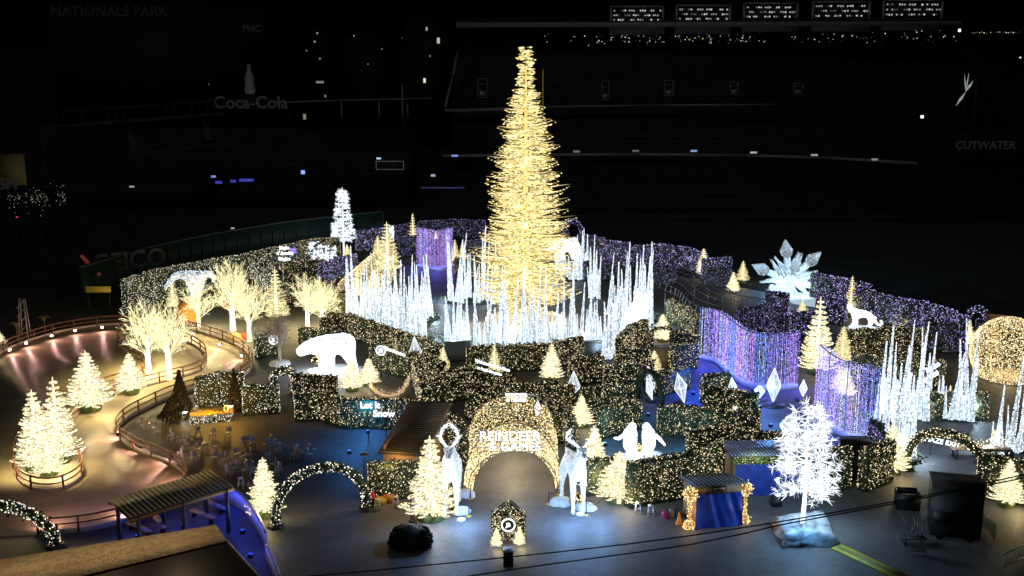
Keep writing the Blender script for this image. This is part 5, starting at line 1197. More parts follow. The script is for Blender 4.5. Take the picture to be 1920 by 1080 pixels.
def badge(px, py, gy, R_, lab, txt='JB'):
    Y = (G(px, gy)[1] - .65) if gy > 200 else gy; q = D(px, py, Y); r = root('round_logo', (q[0], q[1], 0), lab, 'sign')
    M = Matrix.Translation((0, 0, q[2])) @ Matrix.Rotation(math.pi / 2, 4, 'X')
    MB().lathe((0, 0, 0), [(R_ * .82, 0), (R_, 0), (R_, .06), (R_ * .82, .06), (R_ * .82, 0)], 28).build('ring', m_sign, r).matrix_local = M
    MB().lathe((0, 0, -.03), [(R_ * .82, 0), (R_ * .82, .04), (.01, .04)], 28).build('disc', mat('grey_disc', (.3, .33, .4), .5, emit=(.5, .6, .9), estr=.35), r).matrix_local = M
    text(txt, R_ * .95, m_sign, 'lettering', r, Matrix.Translation((0, -.06, q[2])) @ Matrix.Rotation(math.pi / 2, 4, 'X'), bold=.02)
    MB().tube([(0, .05, 0), (0, .05, q[2])], .05, 6).build('post', m_dark, r)
badge(714, 657, 109.3, .5, 'round white logo beside the slanted strip sign'); badge(513, 637, 668, .5, 'round white logo left of the pale bare tree')
# snowflake pictogram under the Let It Snow sign and violet star by the Jingle sign
Y = G(722, 800)[1]; q = D(722, 787, Y); rr = root('blue_box_sign', (q[0], q[1], 0), 'small dark blue ticket box below the Let It Snow sign', 'box')
MB().box((0, 0, .7), (.9, .5, 1.4)).build('body', mat('deep_blue_paint', (.02, .05, .35), .4), rr); MB().box((-.05, -.27, 1.45), (.9, .06, .2)).build('light_strip', m_sign, rr)
p = G(765, 690); rr = root('blue_kiosk', p, 'narrow blue-lit kiosk below the left pear crystal', 'kiosk'); MB().box((0, 0, .8), (.8, .5, 1.6)).build('body', mat('lit_blue_panel', (.05, .1, .5), .4, emit=(.05, .15, 1), estr=.5), rr); MB().box((0, -.27, 1.0), (.16, .04, .9)).build('light_strip', m_sign, rr)
p = G(731, 600); rr = root('blue_kiosk', p, 'dark blue kiosk hidden between the left spikes', 'kiosk'); MB().box((0, 0, 1.0), (.9, .5, 2.0)).build('body', mat('deep_blue_paint'), rr); MB().box((0, 0, 2.05), (1.1, .7, .1)).build('roof', m_dark, rr)
p = G(551, 512); rr = root('violet_star', (p[0], p[1], 0), 'small violet glowing star right of the stacked Jingle sign', 'light star'); q = D(551, 470, p[1])
st = [(math.cos(i * math.pi / 5 + .3) * (.75 if i % 2 else .32), math.sin(i * math.pi / 5 + .3) * (.75 if i % 2 else .32)) for i in range(10)]
MB().prism(st, 0, .1).build('star', mat('violet_glow', (.3, .2, .8), emit=(.25, .15, 1), estr=1.6), rr).matrix_local = Matrix.Translation((0, -.5, q[2])) @ Matrix.Rotation(math.pi / 2, 4, 'X'); MB().tube([(0, -.4, 0), (0, -.4, q[2])], .05, 6).build('post', m_dark, rr)
p = G(893, 470); rr = root('purple_bar', p, 'glowing purple bar counter left of the great tree', 'counter'); MB().box((0, 0, .55), (3.2, .9, 1.1)).build('counter', mat('purple_glow', (.4, .1, .6), emit=(.55, .12, 1), estr=1.0), rr); MB().box((0, 0, 1.15), (3.5, 1.1, .1)).build('top', mat('purple_top', (.6, .3, .7), emit=(.8, .4, 1), estr=.7), rr); lamp(rr, (0, -1, 1.8), 60, (.5, .2, 1), .2)
# walls and planters inside the ring
def wallbox(a, b, h, lab, m, name='planter_wall', th=.35, ledge=True):
    A, B = G(*a), G(*b); c = (A + B) / 2; r = root(name, c, lab, 'planter'); d = B - A; rz = math.atan2(d[1], d[0]); L = np.linalg.norm(d)
    MB().box((0, 0, h / 2), (L, th, h), rz=rz).build('wall', m, r)
    if ledge: MB().box((0, 0, h + .04), (L + .15, th + .2, .08), rz=rz).build('ledge', m_white_p, r)
m_bw = mat('grey_blue_wall', (.36, .42, .5), .5, noise=.1)
wallbox((834, 676), (882, 673), 1.9, 'grey-blue planter wall at the front gap of the ring', m_bw); wallbox((1093, 670), (1135, 669), 1.7, 'blue lit planter wall right of the front ring hedge', m_bw)
wallbox((1226, 688), (1256, 688), 2.2, 'tall tan planter wall below the moss fir', mat('tan_wall', (.4, .33, .2), .6, noise=.1)); wallbox((500, 512), (522, 511), 1.9, 'blue planter tub left behind the tall yellow fir', m_bw, th=1.2)
# ================================================================ huts
def hut(fl, fr, depth, hf, hb, lab, wallm, roofm, ribs=9, front='open', over=.35, ribdir='d', cat='hut', fascia=.55, fm=None, tarp=None, tarp_w=1.0):
    A, B = G(*fl), G(*fr); c = (A + B) / 2; d = B - A; W = np.linalg.norm(d); rz = math.atan2(d[1], d[0])
    r = root('market_hut', c, lab, cat, rz=rz)
    for x in (-W / 2, W / 2): MB().box((x, depth / 2, (hf + hb) / 4 - .02), (.1, depth, (hf + hb) / 2 - .1)).build('side_wall', wallm, r)
    MB().box((0, depth - .05, hb / 2 - .06), (W - .12, .1, hb - .14)).build('back_wall', wallm, r)
    MB().box((0, .02, hf - fascia / 2 - .06), (W + .12, .1, fascia)).build('fascia', fm or wallm, r)
    x0, x1, y0, y1 = -W / 2 - over, W / 2 + over, -over, depth + over; sl = (hb - hf) / depth
    z0, z1 = hf - over * sl, hb + over * sl; mb = MB()
    mb.add([(x0, y0, z0), (x1, y0, z0), (x1, y1, z1), (x0, y1, z1), (x0, y0, z0 + .08), (x1, y0, z0 + .08), (x1, y1, z1 + .08), (x0, y1, z1 + .08)], [[0, 3, 2, 1], [4, 5, 6, 7], [0, 1, 5, 4], [1, 2, 6, 5], [2, 3, 7, 6], [3, 0, 4, 7]])
    if ribdir == 'd':
        for i in range(ribs): x = x0 + (x1 - x0) * (i + .5) / ribs; mb.bar((x, y0, z0 + .11), (x, y1, z1 + .11), .07, .06, mi=1)
    else:
        for i in range(ribs): y = y0 + (y1 - y0) * (i + .5) / ribs; z = z0 + (z1 - z0) * (i + .5) / ribs; mb.bar((x0, y, z + .11), (x1, y, z + .11), .06, .07, mi=1)
    mb.build('roof', list(roofm), r)
    if tarp:
        V = []; nx, nz = 26, 14; g_ = np.random.default_rng(3); ph = g_.uniform(0, 6, 6)
        for j in range(nz + 1):
            for i in range(nx + 1):
                u, v = i / nx, j / nz; x = (u - .5) * W * tarp_w * (1 + .1 * (1 - v)); z = v * (hf - fascia) * (1 - .05 * math.sin(u * 3.1)); y = -.12 - .1 * (1 - v) - .05 * math.sin(u * 18 + ph[0] + v * 3) - .04 * math.sin(u * 31 + v * 7)
                V.append((x, y, z + .02))
        mb = MB().add(V, [[j * (nx + 1) + i, j * (nx + 1) + i + 1, (j + 1) * (nx + 1) + i + 1, (j + 1) * (nx + 1) + i] for j in range(nz) for i in range(nx)]); mb.build('tarp', tarp, r, smooth=True)
    return r, W
m_roofg = mat('grey_roof_sheet', (.16, .19, .21), .45, metal=.3, noise=.2); m_rib = mat('pale_roof_rib', (.5, .55, .62), .4); m_roofb = mat('brown_roof_sheet', (.10, .075, .045), .5, noise=.3); m_ribb = mat('brown_roof_rib', (.24, .19, .11), .5)
r, W = hut((1304, 990), (1386, 984), 2.6, 3.05, 2.6, 'small plywood hut with a crumpled blue tarp over its front', m_wood, (m_roofg, m_rib), 12, tarp=m_blue)
MB().box((0, -.08, 2.75), (1.0, .06, .4)).build('vent', m_black, r); MB().box((0, -.12, 2.8), (.8, .03, .12)).build('vent_slot', m_steel, r)
r, W = hut((1378, 928), (1500, 925), 3.0, 3.1, 2.8, 'long stall with a flat blue tarp and leafy garland fascia', m_wood, (mat('violet_roof_sheet', (.22, .22, .34), .45, noise=.15), m_rib), 24, tarp=mat('blue_tarp'), fascia=.6, over=.6)
MB().leaves(np.stack([RNG.uniform(-W / 2 - .4, W / 2 + .3, 700), RNG.uniform(-.35, -.15, 700), RNG.uniform(2.45, 3.0, 700)], 1), .13).build('garland', mat('bright_garland', (.16, .24, .06), .8, noise=.4), r)
MB().beads(np.stack([RNG.uniform(-W / 2 - .4, W / 2 + .3, 160), RNG.uniform(-.42, -.3, 160), RNG.uniform(2.45, 3.0, 160)], 1), .03).build('string_lights', m_pale, r)
lamp(r, (-W / 2 + 1, -1.5, 3.4), 60, (.8, 1, .5), .1); lamp(r, (0, -4.5, 3.8), 120, (.3, .5, 1), .2)
r, W = hut((722, 925), (790, 930), 8.0, 3.2, 4.3, 'hut with a dark corrugated roof and plywood front behind the left hedge', m_wood, (m_roofb, m_ribb), 26, ribdir='w', fascia=1.1)
lamp(r, (-.5, -1.6, 3.0), 150, (1, .6, .25), .1)
# striped-roof pavilion of the rink
def slabroof(px, z, th, nr, mats, r, c, drop=0):
    q = [G(x, y, z + dz) - c for x, y, dz in px]; mb = MB(); n4 = 4
    mb.add([*q, *[v + [0, 0, th] for v in q]], [[0, 3, 2, 1], [4, 5, 6, 7], [0, 1, 5, 4], [1, 2, 6, 5], [2, 3, 7, 6], [3, 0, 4, 7]])
    for i in range(nr):
        t = (i + .5) / nr; a = q[0] * (1 - t) + q[1] * t; b = q[3] * (1 - t) + q[2] * t; mb.bar(a + [0, 0, th + .03], b + [0, 0, th + .03], .09, .06, mi=1)
    mb.build('roof', mats, r); return q
c = G(320, 985); r = root('rink_pavilion', c, 'open pavilion with a striped roof beside the skating trail', 'pavilion')
q = slabroof([(203, 940, 0), (396, 884, 0), (437, 913, -.1), (242, 975, -.1)], 3.2, .1, 22, [mat('dark_roof_boards', (.05, .045, .035), .6), mat('pale_roof_batten', (.42, .38, .24), .5)], r, c)
for a, b in ((0, 1), (3, 2)):
    for t in (.08, .5, .93):
        p_ = q[a] * (1 - t) + q[b] * t; MB().box((p_[0], p_[1], p_[2] / 2), (.22, .22, p_[2] - .02)).build('post', mat('dark_timber', (.08, .06, .05), .6), r)
    MB().bar(q[a] - [0, 0, .12], q[b] - [0, 0, .12], .18, .2).build('beam', mat('brown_beam', (.3, .18, .06), .5), r)
m_wb = mat('painted_board', (.6, .62, .66), .5)
for i, (x, y, e) in enumerate(((258, 1010, 70), (345, 990, 90), (420, 960, 110), (455, 1000, 60), (470, 1045, 60))):
    flood(x, y, e, (.01, .06, 1), ['deep blue floodlight under the left post of the pavilion', 'deep blue floodlight under the middle of the pavilion', 'deep blue floodlight at the right end of the pavilion', 'deep blue floodlight inside the curved blue fence', 'deep blue floodlight right of the brown roof building'][i], z=1.7, mul=1.0)
def ribbon(pts, h, lab, m, name='curved_barrier', th=.12, z0=0.0, cat='barrier'):
    P = catmull([G(x, y) for x, y in pts], .4); c = P.mean(0) * [1, 1, 0]; r = root(name, c, lab, cat); sweep(MB(), P, th, z0, h).build('panel', m, r, c)
    sweep(MB(), P, th + .08, h, h + .07).build('cap', m_steel, r, c); return r
ribbon([(398, 938), (425, 940), (452, 955), (476, 985), (494, 1015), (500, 1030)], 1.15, 'curved barrier lit deep blue around the skate hire', m_wb); ribbon([(500, 1050), (512, 1075), (525, 1110)], 1.0, 'blue barrier running out of the bottom edge', m_wb)
for i, (x, y, rz) in enumerate(((300, 990, .5), (380, 975, .9), (400, 955, .8), (262, 1000, .9))):
    p_ = G(x, y); rr = root('bench', p_, ['bench under the middle of the pavilion roof', 'slanted bench beside the blue floor', 'bench under the right end of the pavilion', 'bench at the left foot of the pavilion'][i], 'bench', 'benches in the pavilion', rz=rz); MB().box((0, 0, .45), (.4, 2.4, .07)).build('seat', m_wood, rr)
    for s in (-1, 1): MB().box((0, s * .95, .21), (.34, .08, .42)).build('leg', m_dark, rr)
# foreground building with ribbed roof edge
c = G(200, 1080); r = root('ribbed_roof_building', c, 'dark building with a brown ribbed roof edge, bottom left corner', 'building'); z = 5.0
A, B, C_, D_ = [G(x, y, z) - c for x, y in ((-90, 1066), (405, 986), (426, 1008), (-90, 1132))]
mb = MB().quad(D_ + [0, 0, -.25], C_ + [0, 0, -.25], B, A)
for i in range(150):
    t = (i + .5) / 150; mb.bar(A * (1 - t) + B * t + [0, 0, .04], D_ * (1 - t) + C_ * t + [0, 0, -.21], .10, .07, mi=1)
mb.build('roof_edge', [mat('roof_ochre', (.2, .14, .07), .6, noise=.3), mat('roof_rib_ochre', (.42, .31, .17), .5, noise=.3)], r)
E1, E2 = C_ + (C_ - B) * 6 - [0, 0, .5], D_ + (D_ - A) * 2 - [0, 0, .5]
MB().quad(E2, E1, C_ - [0, 0, .3], D_ - [0, 0, .3]).build('lower_roof', m_black, r); MB().quad(E1 * [1, 1, 0] + [0, 0, -.0], C_ * [1, 1, 0], C_ - [0, 0, .3], E1).build('side_wall', m_black, r)
MB().quad(A * [1, 1, 0], B * [1, 1, 0], B - [0, 0, .06], A - [0, 0, .06]).build('back_wall', m_black, r); MB().quad(B * [1, 1, 0], C_ * [1, 1, 0], C_ - [0, 0, .31], B - [0, 0, .06]).build('end_wall', m_black, r)
MB().bar(C_ - [0, 0, .2], E1 + [0, 0, .05], .06).build('edge_trim', m_steel, r)
for t_ in (.3, .6, .88): lamp(r, A * (1 - t_) + B * t_ + [0, -1.5, 3.0], 160, (1, .74, .45), .2)  # added lamps without fixtures, brightening the roof edge from above
# ================================================================ stage corner
c = G(398, 800); r = root('small_stage', c, 'small stage with glowing amber floor and light-covered front', 'stage')
q = [G(356, 796) - c, G(438, 788) - c, G(440, 772) - c, G(358, 778) - c]
mb = MB().prism([tuple(v[:2]) for v in q], 0, .7); mb.build('platform', m_wood, r)
mb = MB().prism([tuple((v * .97)[:2]) for v in q], .704, .72); mb.build('floor', mat('amber_floor', (.8, .5, .1), .5, noise=.2), r)
k = 420; u = RNG.uniform(size=(2, k)); P = q[0] + (q[1] - q[0]) * u[0][:, None] + np.outer(u[1] * .7, [0, 0, 1]) + [0, -.08, 0]; MB().leaves(P, .12).build('foliage', m_leaf, r); MB().beads(P[:260] + [0, -.06, 0], .035).build('string_lights', m_pale, r)
lamp(r, (-.8, 0, 2.2), 330, (1, .55, .08), .1); lamp(r, (1.6, .6, 2.0), 280, (1, .5, .08), .1)
for (x, y, lab) in ((340, 775, 'dark real conifer left of the amber stage'), (442, 772, 'thin dark conifer at the right end of the amber stage'), (322, 790, 'low dark bush left of the stage')):
    p_ = G(x, y); rr = root('dark_conifer', p_, lab, 'tree'); hh = 3.6 if x != 322 else 1.8; n = 2600; z_ = RNG.uniform(0, 1, n) ** 1.2; a = RNG.uniform(0, 6.28, n); R_ = (1.05 if x == 340 else .7 if x == 442 else 1.2) * (1 - z_) * RNG.uniform(.5, 1.05, n) + .05
    MB().leaves(np.stack([R_ * np.cos(a), R_ * np.sin(a), .3 + z_ * hh], 1), .12).build('crown', mat('conifer_needles', (.06, .06, .03), .8, noise=.5, nscale=5), rr); MB().tube([(0, 0, 0), (0, 0, hh)], [.1, .03], 7).build('trunk', mat('bark', (.12, .08, .05), .9), rr)
for (x, y, lab) in ((348, 790, 'white stage lamp at the foot of the dark conifer'), (434, 778, 'white stage lamp at the right end of the stage')):
    p_ = G(x, y); rr = root('stage_lamp', p_, lab, 'lamp'); MB().box((0, 0, 1.1), (.35, .3, .4)).build('housing', m_black, rr); MB().box((0, -.02, .85), (.3, .26, .1)).build('lens', mat('warm_white_lens', (1, 1, 1), emit=(1, .9, .75), estr=5), rr); MB().tube([(0, .1, 0), (0, .1, 1.0)], .04, 6).build('pole', m_black, rr); lamp(rr, (0, -.3, .6), 22, (1, .85, .7), .08)
# chairs and stools
ch = {'seat': MB().box((0, 0, .45), (.46, .44, .05)), 'backrest': MB().box((0, .21, .78), (.44, .04, .4)).box((0, .21, .52), (.05, .04, .2))}
legs = [(x, y) for x in (-.19, .19) for y in (-.18, .18)]
chM = {k: v.build(k, m_chair, data_only=True) for k, v in ch.items()}; legM = MB().box((0, 0, .22), (.045, .045, .44)).build('leg', m_chair, data_only=True)
ORDC = ['leftmost', 'second from the left', 'third from the left', 'fourth from the left', 'fifth from the left', 'sixth from the left', 'seventh from the left']
def chair(x, y, rz, lab, grp):
    r = root('folding_chair', G(x, y), lab, 'chair', grp, rz=rz)
    for k, m in chM.items(): inst(k, m, r)
    for l in legs: inst('leg', legM, r, (*l, 0))
CH = [((262, 800), (272, 806), (290, 812), (298, 818), (278, 804)), ((328, 830), (341, 836), (350, 842), (384, 842), (402, 848), (320, 826)), ((346, 862), (364, 866), (372, 852), (338, 858)), ((402, 868), (420, 872), (431, 868), (446, 862), (458, 866), (466, 862), (436, 878)),
      ((430, 892), (444, 886), (460, 892), (468, 884), (474, 896)), ((456, 838), (466, 836), (474, 840)), ((500, 842), (510, 838), (520, 850), (514, 834)), ((552, 862), (564, 858), (580, 862), (586, 852), (558, 856)), ((512, 880), (522, 890), (516, 896), (500, 870)), ((360, 826), (372, 818), (398, 824), (428, 822))]
CL = ['white chairs stacked by the fence left of the stage', 'white chairs in the row facing the stage', 'white chairs behind the row facing the stage', 'white chairs in the cluster above the left cream fir', 'white chairs between the pavilion and the left fir', 'white chairs on the dark plaza below the pale hedge', 'white chairs on the dark plaza right of the cluster', 'white chairs grouped above the big left arch', 'white chairs right beside the left cream fir', 'white chairs directly in front of the stage']
for grp_, lab in zip(CH, CL):
    for i, (x, y) in enumerate(sorted(grp_)): chair(x, y, (i * 1.7 + x) % 6.28, ORDC[i] + ' of the ' + lab, lab)
stM = [MB().lathe((0, 0, .72), [(.01, 0), (.2, 0), (.2, .05), (.01, .05)], 14).build('seat', m_white_p, data_only=True), MB().lathe((0, 0, .28), [(.17, 0), (.2, 0), (.2, .03), (.17, .03), (.17, 0)], 12).build('footring', m_white_p, data_only=True)]; slM = MB().bar((.22, .22, 0), (.12, .12, .72), .045).build('leg', m_white_p, data_only=True)
for (x, y, lab) in ((708, 955, 'white stool at the right foot of the big left arch'), (742, 950, 'white stool before the hedge left of the tall cream fir'), (452, 914, 'white bar stool by the barrier left of the cream fir'), (1196, 962, 'light wooden stool right of the wide cream fir'), (1220, 966, 'white stool before the tall gold hedge'), (425, 776, 'white stool on the amber stage')):
    zb = .72 if (x, y) == (425, 776) else 0; rr = root('stool', G(x, y, zb), lab, 'stool', 'stools'); inst('seat', stM[0], rr); inst('footring', stM[1], rr)
    for k in range(4): inst('leg', slM, rr, rot=(0, 0, k * math.pi / 2))
for (x, y, h, lab) in ((645, 800, 1.9, 'left thin patio heater before the Let It Snow hedge'), (658, 802, 1.5, 'right thin patio heater before the Let It Snow hedge'), (684, 915, 2.6, 'dark patio heater left of the hut hedge'), (469, 912, 1.9, 'white pole lamp left of the cream fir')):
    rr = root('patio_heater', G(x, y), lab, 'heater'); MB().lathe((0, 0, 0), [(.22, 0), (.22, .3), (.05, .35), (.04, h), (.04, h)], 12).build('stand', m_steel, rr); MB().lathe((0, 0, h), [(.35, 0), (.3, .1), (.01, .2)], 14).build('hood', m_steel, rr)
# fir-foot props
p = G(702, 944); rr = root('gift_pile', p, 'red and yellow parcels beside the right foot of the left arch', 'gifts')
for (dx, dy, w_, h_, c_) in ((-.3, .2, .6, .7, (.5, .03, .03)), (.4, 0, .8, .4, (.6, .4, .05)), (1.0, .3, .6, .5, (.5, .2, .05))): MB().box((dx, dy, h_ / 2), (w_, w_, h_), rz=.3).build('parcel', mat('paper%d' % int(c_[1] * 100), c_, .6), rr)
p = G(774, 978); rr = root('menu_board', p, 'small poster board left of the tall cream fir', 'sign'); MB().box((0, 0, .95), (.35, .06, 1.5)).build('board', mat('poster_face', (.35, .25, .25), .6, noise=.6, nscale=6), rr); MB().box((0, 0, .05), (.5, .4, .1)).build('foot', m_dark, rr)
# lit tube dancers by the small hut
for (x, y, ty, R_, lab) in ((1292, 990, 916, .36, 'golden string-light figure on a post left of the small hut'), (1396, 980, 905, .3, 'golden string-light figure on a post right of the small hut')):
    p = G(x, y); h = HT(x, y, ty); rr = root('lit_post_figure', p, lab, 'light sculpture'); prof = [(R_ * 1.1, 0), (R_ * .9, .35), (R_ * .3, .6), (R_ * .24, h * .6), (R_ * .3, h * .68), (R_ * 1.15, h * .84), (R_ * .9, h * .95), (.02, h)]
    me = MB().lathe((0, 0, 0), prof, 12).build('post', mat('dim_wicker', (.3, .2, .08), .7, emit=(1, .6, .2), estr=.12), data_only=True); inst('post', me, rr); pt = surf_pts(me, 520); pt += RNG.normal(size=pt.shape) * .05 * (1 + (pt[:, 2:3] > h * .7)); pt[:, 2] = np.maximum(pt[:, 2], .05)
    MB().beads(pt, .035).build('string_lights', led('amber_leds', [(1, .55, .12), (1, .68, .25), (1, .8, .45)], 2.2, .3, 1.8), rr)
    mb = MB()
    for a in np.linspace(0, 6.28, 9): mb.tube([(0, 0, h * .84), (R_ * 1.7 * math.cos(a), R_ * .6 * math.sin(a), h * .84 + R_ * math.sin(a * 2))], .018, 4)
    mb.build('twigs', m_trunkg, rr); lamp(rr, (0, -.6, 1.2), 28, (1, .6, .2), .1)
p = G(1273, 982); rr = root('traffic_cone', p, 'orange traffic cone beside the left golden figure', 'cone'); MB().lathe((0, 0, .05), [(.2, 0), (.05, .8), (.01, .82)], 14).build('cone', mat('cone_orange', (.75, .28, .02), .5), rr); MB().box((0, 0, .03), (.5, .5, .06)).build('foot', mat('cone_orange'), rr)
p = G(1258, 970); rr = root('trash_pile', p, 'small pile of coloured bags left of the traffic cone', 'bags')
for i, c_ in enumerate(((.3, .03, .1), (.3, .35, .45), (.03, .04, .12))): MB().lathe((i * .4 - .4, .1 * i, 0), [(.28, 0), (.3, .3), (.15, .55), (.03, .6)], 9).build('bag', mat('bag%d' % i, c_, .5), rr)
p = G(1455, 948); rr = root('speaker_box', p, 'black wedge speaker on the teal lit paving', 'speaker'); MB().box((0, 0, .32), (.7, .55, .64)).build('cabinet', m_black, rr); MB().box((0, -.28, .32), (.6, .03, .54)).build('grille', m_dark, rr)
p = G(1738, 787); rr = root('box_unit', p, 'olive cabinet in front of the right spike bed', 'cabinet'); MB().box((0, 0, .75), (1.0, .8, 1.5)).build('body', mat('olive_paint', (.25, .24, .15), .6), rr); MB().box((0, 0, 1.54), (1.1, .9, .08)).build('lid', m_white_p, rr)
p = G(1837, 858); rr = root('sale_table', p, 'goods table glittering with small lamps behind the maze exit arch', 'table'); MB().box((0, 0, .8), (4.6, 1.2, .1), rz=-.1).build('top', m_wood, rr)
for s in (-1, 1): MB().box((s * 2, 0, .38), (.1, .9, .76)).build('leg', m_dark, rr)
MB().beads(np.stack([RNG.uniform(-2.2, 2.2, 220), RNG.uniform(-.5, .5, 220), RNG.uniform(.9, 1.5, 220)], 1), .045).build('string_lights', m_gold, rr)
p = G(1866, 842); rr = root('yellow_bin', p, 'small yellow box behind the glittering goods table', 'box'); MB().box((0, 0, 1.1), (.5, .4, 1.2)).box((0, 0, .25), (.4, .3, .5)).build('body', mat('yellow_paint', (.55, .42, .04), .5), rr); MB().box((0, 0, 1.73), (.56, .46, .06)).build('lid', m_dark, rr)
# plaza foreground
p = G(953, 1058); rr = root('litter_bin', p, 'black bin with a white top in front of the gabled hedge', 'bin'); MB().box((0, 0, .48), (.62, .62, .96)).build('body', m_black, rr); MB().box((0, 0, 1.0), (.68, .68, .08)).build('lid', m_white_p, rr)
p = G(770, 1022); rr = root('dark_bush', p, 'round dark unlit bush on the plaza', 'bush'); n = 4200; u = RNG.normal(size=(n, 3)); u /= np.linalg.norm(u, axis=1)[:, None]; u[:, 2] = abs(u[:, 2]); MB().leaves(np.sign(u) * abs(u)**.7 * [1.35, 1.05, 1.15] * RNG.uniform(.75, 1.05, (n, 1)) + [0, 0, .05], .16).lathe((0, 0, 0), [(1.1, 0), (1.2, .6), (.8, 1.2), (.01, 1.4)], 14).build('foliage', mat('black_foliage', (.012, .014, .01), .9), rr); MB().lathe((0, 0, 0), [(.9, 0), (1.0, .35), (.8, .36)], 16).build('pot', m_black, rr)
A, B = G(1568, 1026), G(1725, 1100); d = B - A; rz = math.atan2(d[1], d[0]); c = (A + B) / 2; L = np.linalg.norm(d); rr = root('cable_ramp', c, 'long yellow cable ramp lying at the bottom right', 'cable ramp', rz=rz); MB().box((0, 0, .05), (L, 1.0, .1)).build('ramp', mat('yellow_rubber', (.5, .45, .04), .6, noise=.3), rr); MB().box((0, 0, .115), (L, .3, .03)).build('lid', mat('dull_lid', (.25, .23, .06), .6), rr)
A, B = G(1742, 1010), G(1838, 1020); c = (A + B) / 2; d = B - A; rz = math.atan2(d[1], d[0]); L = np.linalg.norm(d); rr = root('dark_container', c, 'big dark box trailer on the right plaza', 'container', rz=rz); h = HT(1742, 1010, 900) * .86
MB().box((0, 1.3, h / 2 + .2), (L, 2.8, h - .2)).build('body', mat('dark_trailer', (.02, .018, .016), .6), rr); MB().box((0, 1.3, h + .14), (L + .1, 2.9, .06)).build('roof', mat('trailer_roof', (.03, .025, .022), .7), rr); MB().box((-L * .25, -.14, 1.6), (L * .4, .06, .9)).build('hatch', m_dark, rr)
for s in (-1, 1): MB().lathe((0, 0, 0), [(.01, -.1), (.3, -.1), (.3, .1), (.01, .1)], 16).build('wheel', m_black, rr).matrix_local = Matrix.Translation((s * L * .3, .15, .3)) @ Matrix.Rotation(math.pi / 2, 4, 'X')
p = G(1700, 950); rr = root('planter_crate', p, 'open black crate left of the dark box trailer', 'crate', rz=-.15); mb = MB()
for s in (-1, 1): mb.box((s * .75, 0, .6), (.08, 1.4, 1.2)).box((0, s * .66, .6), (1.42, .08, 1.2))
mb.box((0, 0, .1), (1.4, 1.24, .08)); mb.build('walls', m_black, rr); MB().box((0, 0, .9), (1.38, 1.2, .02)).build('contents', mat('soil', (.02, .02, .02), .9), rr)
def barrier(a, b, lab, bars=14, h=1.1):
    A, B = G(*a), G(*b); c = (A + B) / 2; d = B - A; L = np.linalg.norm(d); rr = root('crowd_barrier', c, lab, 'barrier', 'steel crowd barriers', rz=math.atan2(d[1], d[0])); mb = MB()
    for z_ in (.2, h): mb.bar((-L / 2, 0, z_), (L / 2, 0, z_), .05)
    mb.build('rail', m_steel, rr); mb = MB()
    for i in range(bars + 1): mb.bar((-L / 2 + L * i / bars, 0, .2 if i % bars else 0), (-L / 2 + L * i / bars, 0, h), .03)
    mb.build('bars', m_steel, rr)
barrier((1842, 990), (1865, 1015), 'steel barrier right of the dark box trailer'); barrier((1732, 985), (1775, 1012), 'steel barrier leaning before the dark box trailer'); barrier((1880, 1070), (1930, 1045), 'steel barrier at the bottom right corner'); barrier((1700, 1038), (1735, 1040), 'steel barrier on the dark blue paving below the crate')
p = G(1850, 925); rr = root('small_crate', p, 'small tan crate at the right foot of the exit arch', 'crate'); MB().box((0, 0, .3), (.7, .6, .6)).build('body', m_wood, rr); MB().box((0, 0, .62), (.76, .66, .05)).build('lid', m_wood, rr)
p = G(1712, 1020); rr = root('tool_cart', p, 'cart with tangled tools on the dark right plaza', 'cart'); MB().box((0, 0, .5), (1.5, .9, .08)).build('tray', m_dark, rr); mb = MB()
for i in range(9): mb.tube([(RNG.uniform(-.6, .6), RNG.uniform(-.3, .3), .5), (RNG.uniform(-1, 1), RNG.uniform(-.5, .5), RNG.uniform(.8, 1.9))], .03, 5)
mb.build('tools', m_steel, rr)
for s in (-1, 1): MB().box((s * .6, 0, .24), (.1, .8, .46)).build('leg', m_dark, rr)
# dark doorway between the hedges at the right curtain
p = G(1606, 900); rr = root('dark_doorway', p, 'black doorway booth between hedges under the right curtain', 'booth'); h = 2.9
MB().box((0, .9, h / 2), (2.3, 1.6, h)).build('body', m_black, rr); MB().box((0, .06, 1.1), (1.2, .08, 2.2)).build('door', m_dark, rr)
# toys left
p = G(352, 598); rr = root('orange_slide', p, 'orange tarp-covered shape behind the left bare trees', 'covered heap'); V = []
MB().lathe((0, 0, 0), [(1.7, 0), (1.6, .8), (1.1, 1.7), (.3, 2.2), (.01, 2.25)], 11).build('tarp', mat('orange_tarp', (.55, .25, .04), .6, noise=.3, bump=.4), rr)
p = G(424, 578); rr = root('red_toy', p, 'small red and blue toy heap between the bare trees', 'toys'); MB().lathe((0, 0, 0), [(.6, 0), (.5, .6), (.1, 1.0)], 9).build('red_bag', mat('red_cloth', (.5, .05, .03), .6), rr); MB().box((-.9, 0, .4), (.6, .5, .8)).build('blue_box', mat('blue_box', (.05, .1, .3), .5), rr)
p = G(440, 636); rr = root('red_toy', p, 'low red and tan heap by the far rink rail', 'toys'); MB().lathe((0, 0, 0), [(1.1, 0), (.8, .5), (.1, .8)], 9).build('tan_bag', mat('tan_cloth', (.35, .25, .12), .7), rr); MB().lathe((.9, .2, 0), [(.5, 0), (.4, .5), (.05, .7)], 9).build('red_bag', mat('red_cloth'), rr)
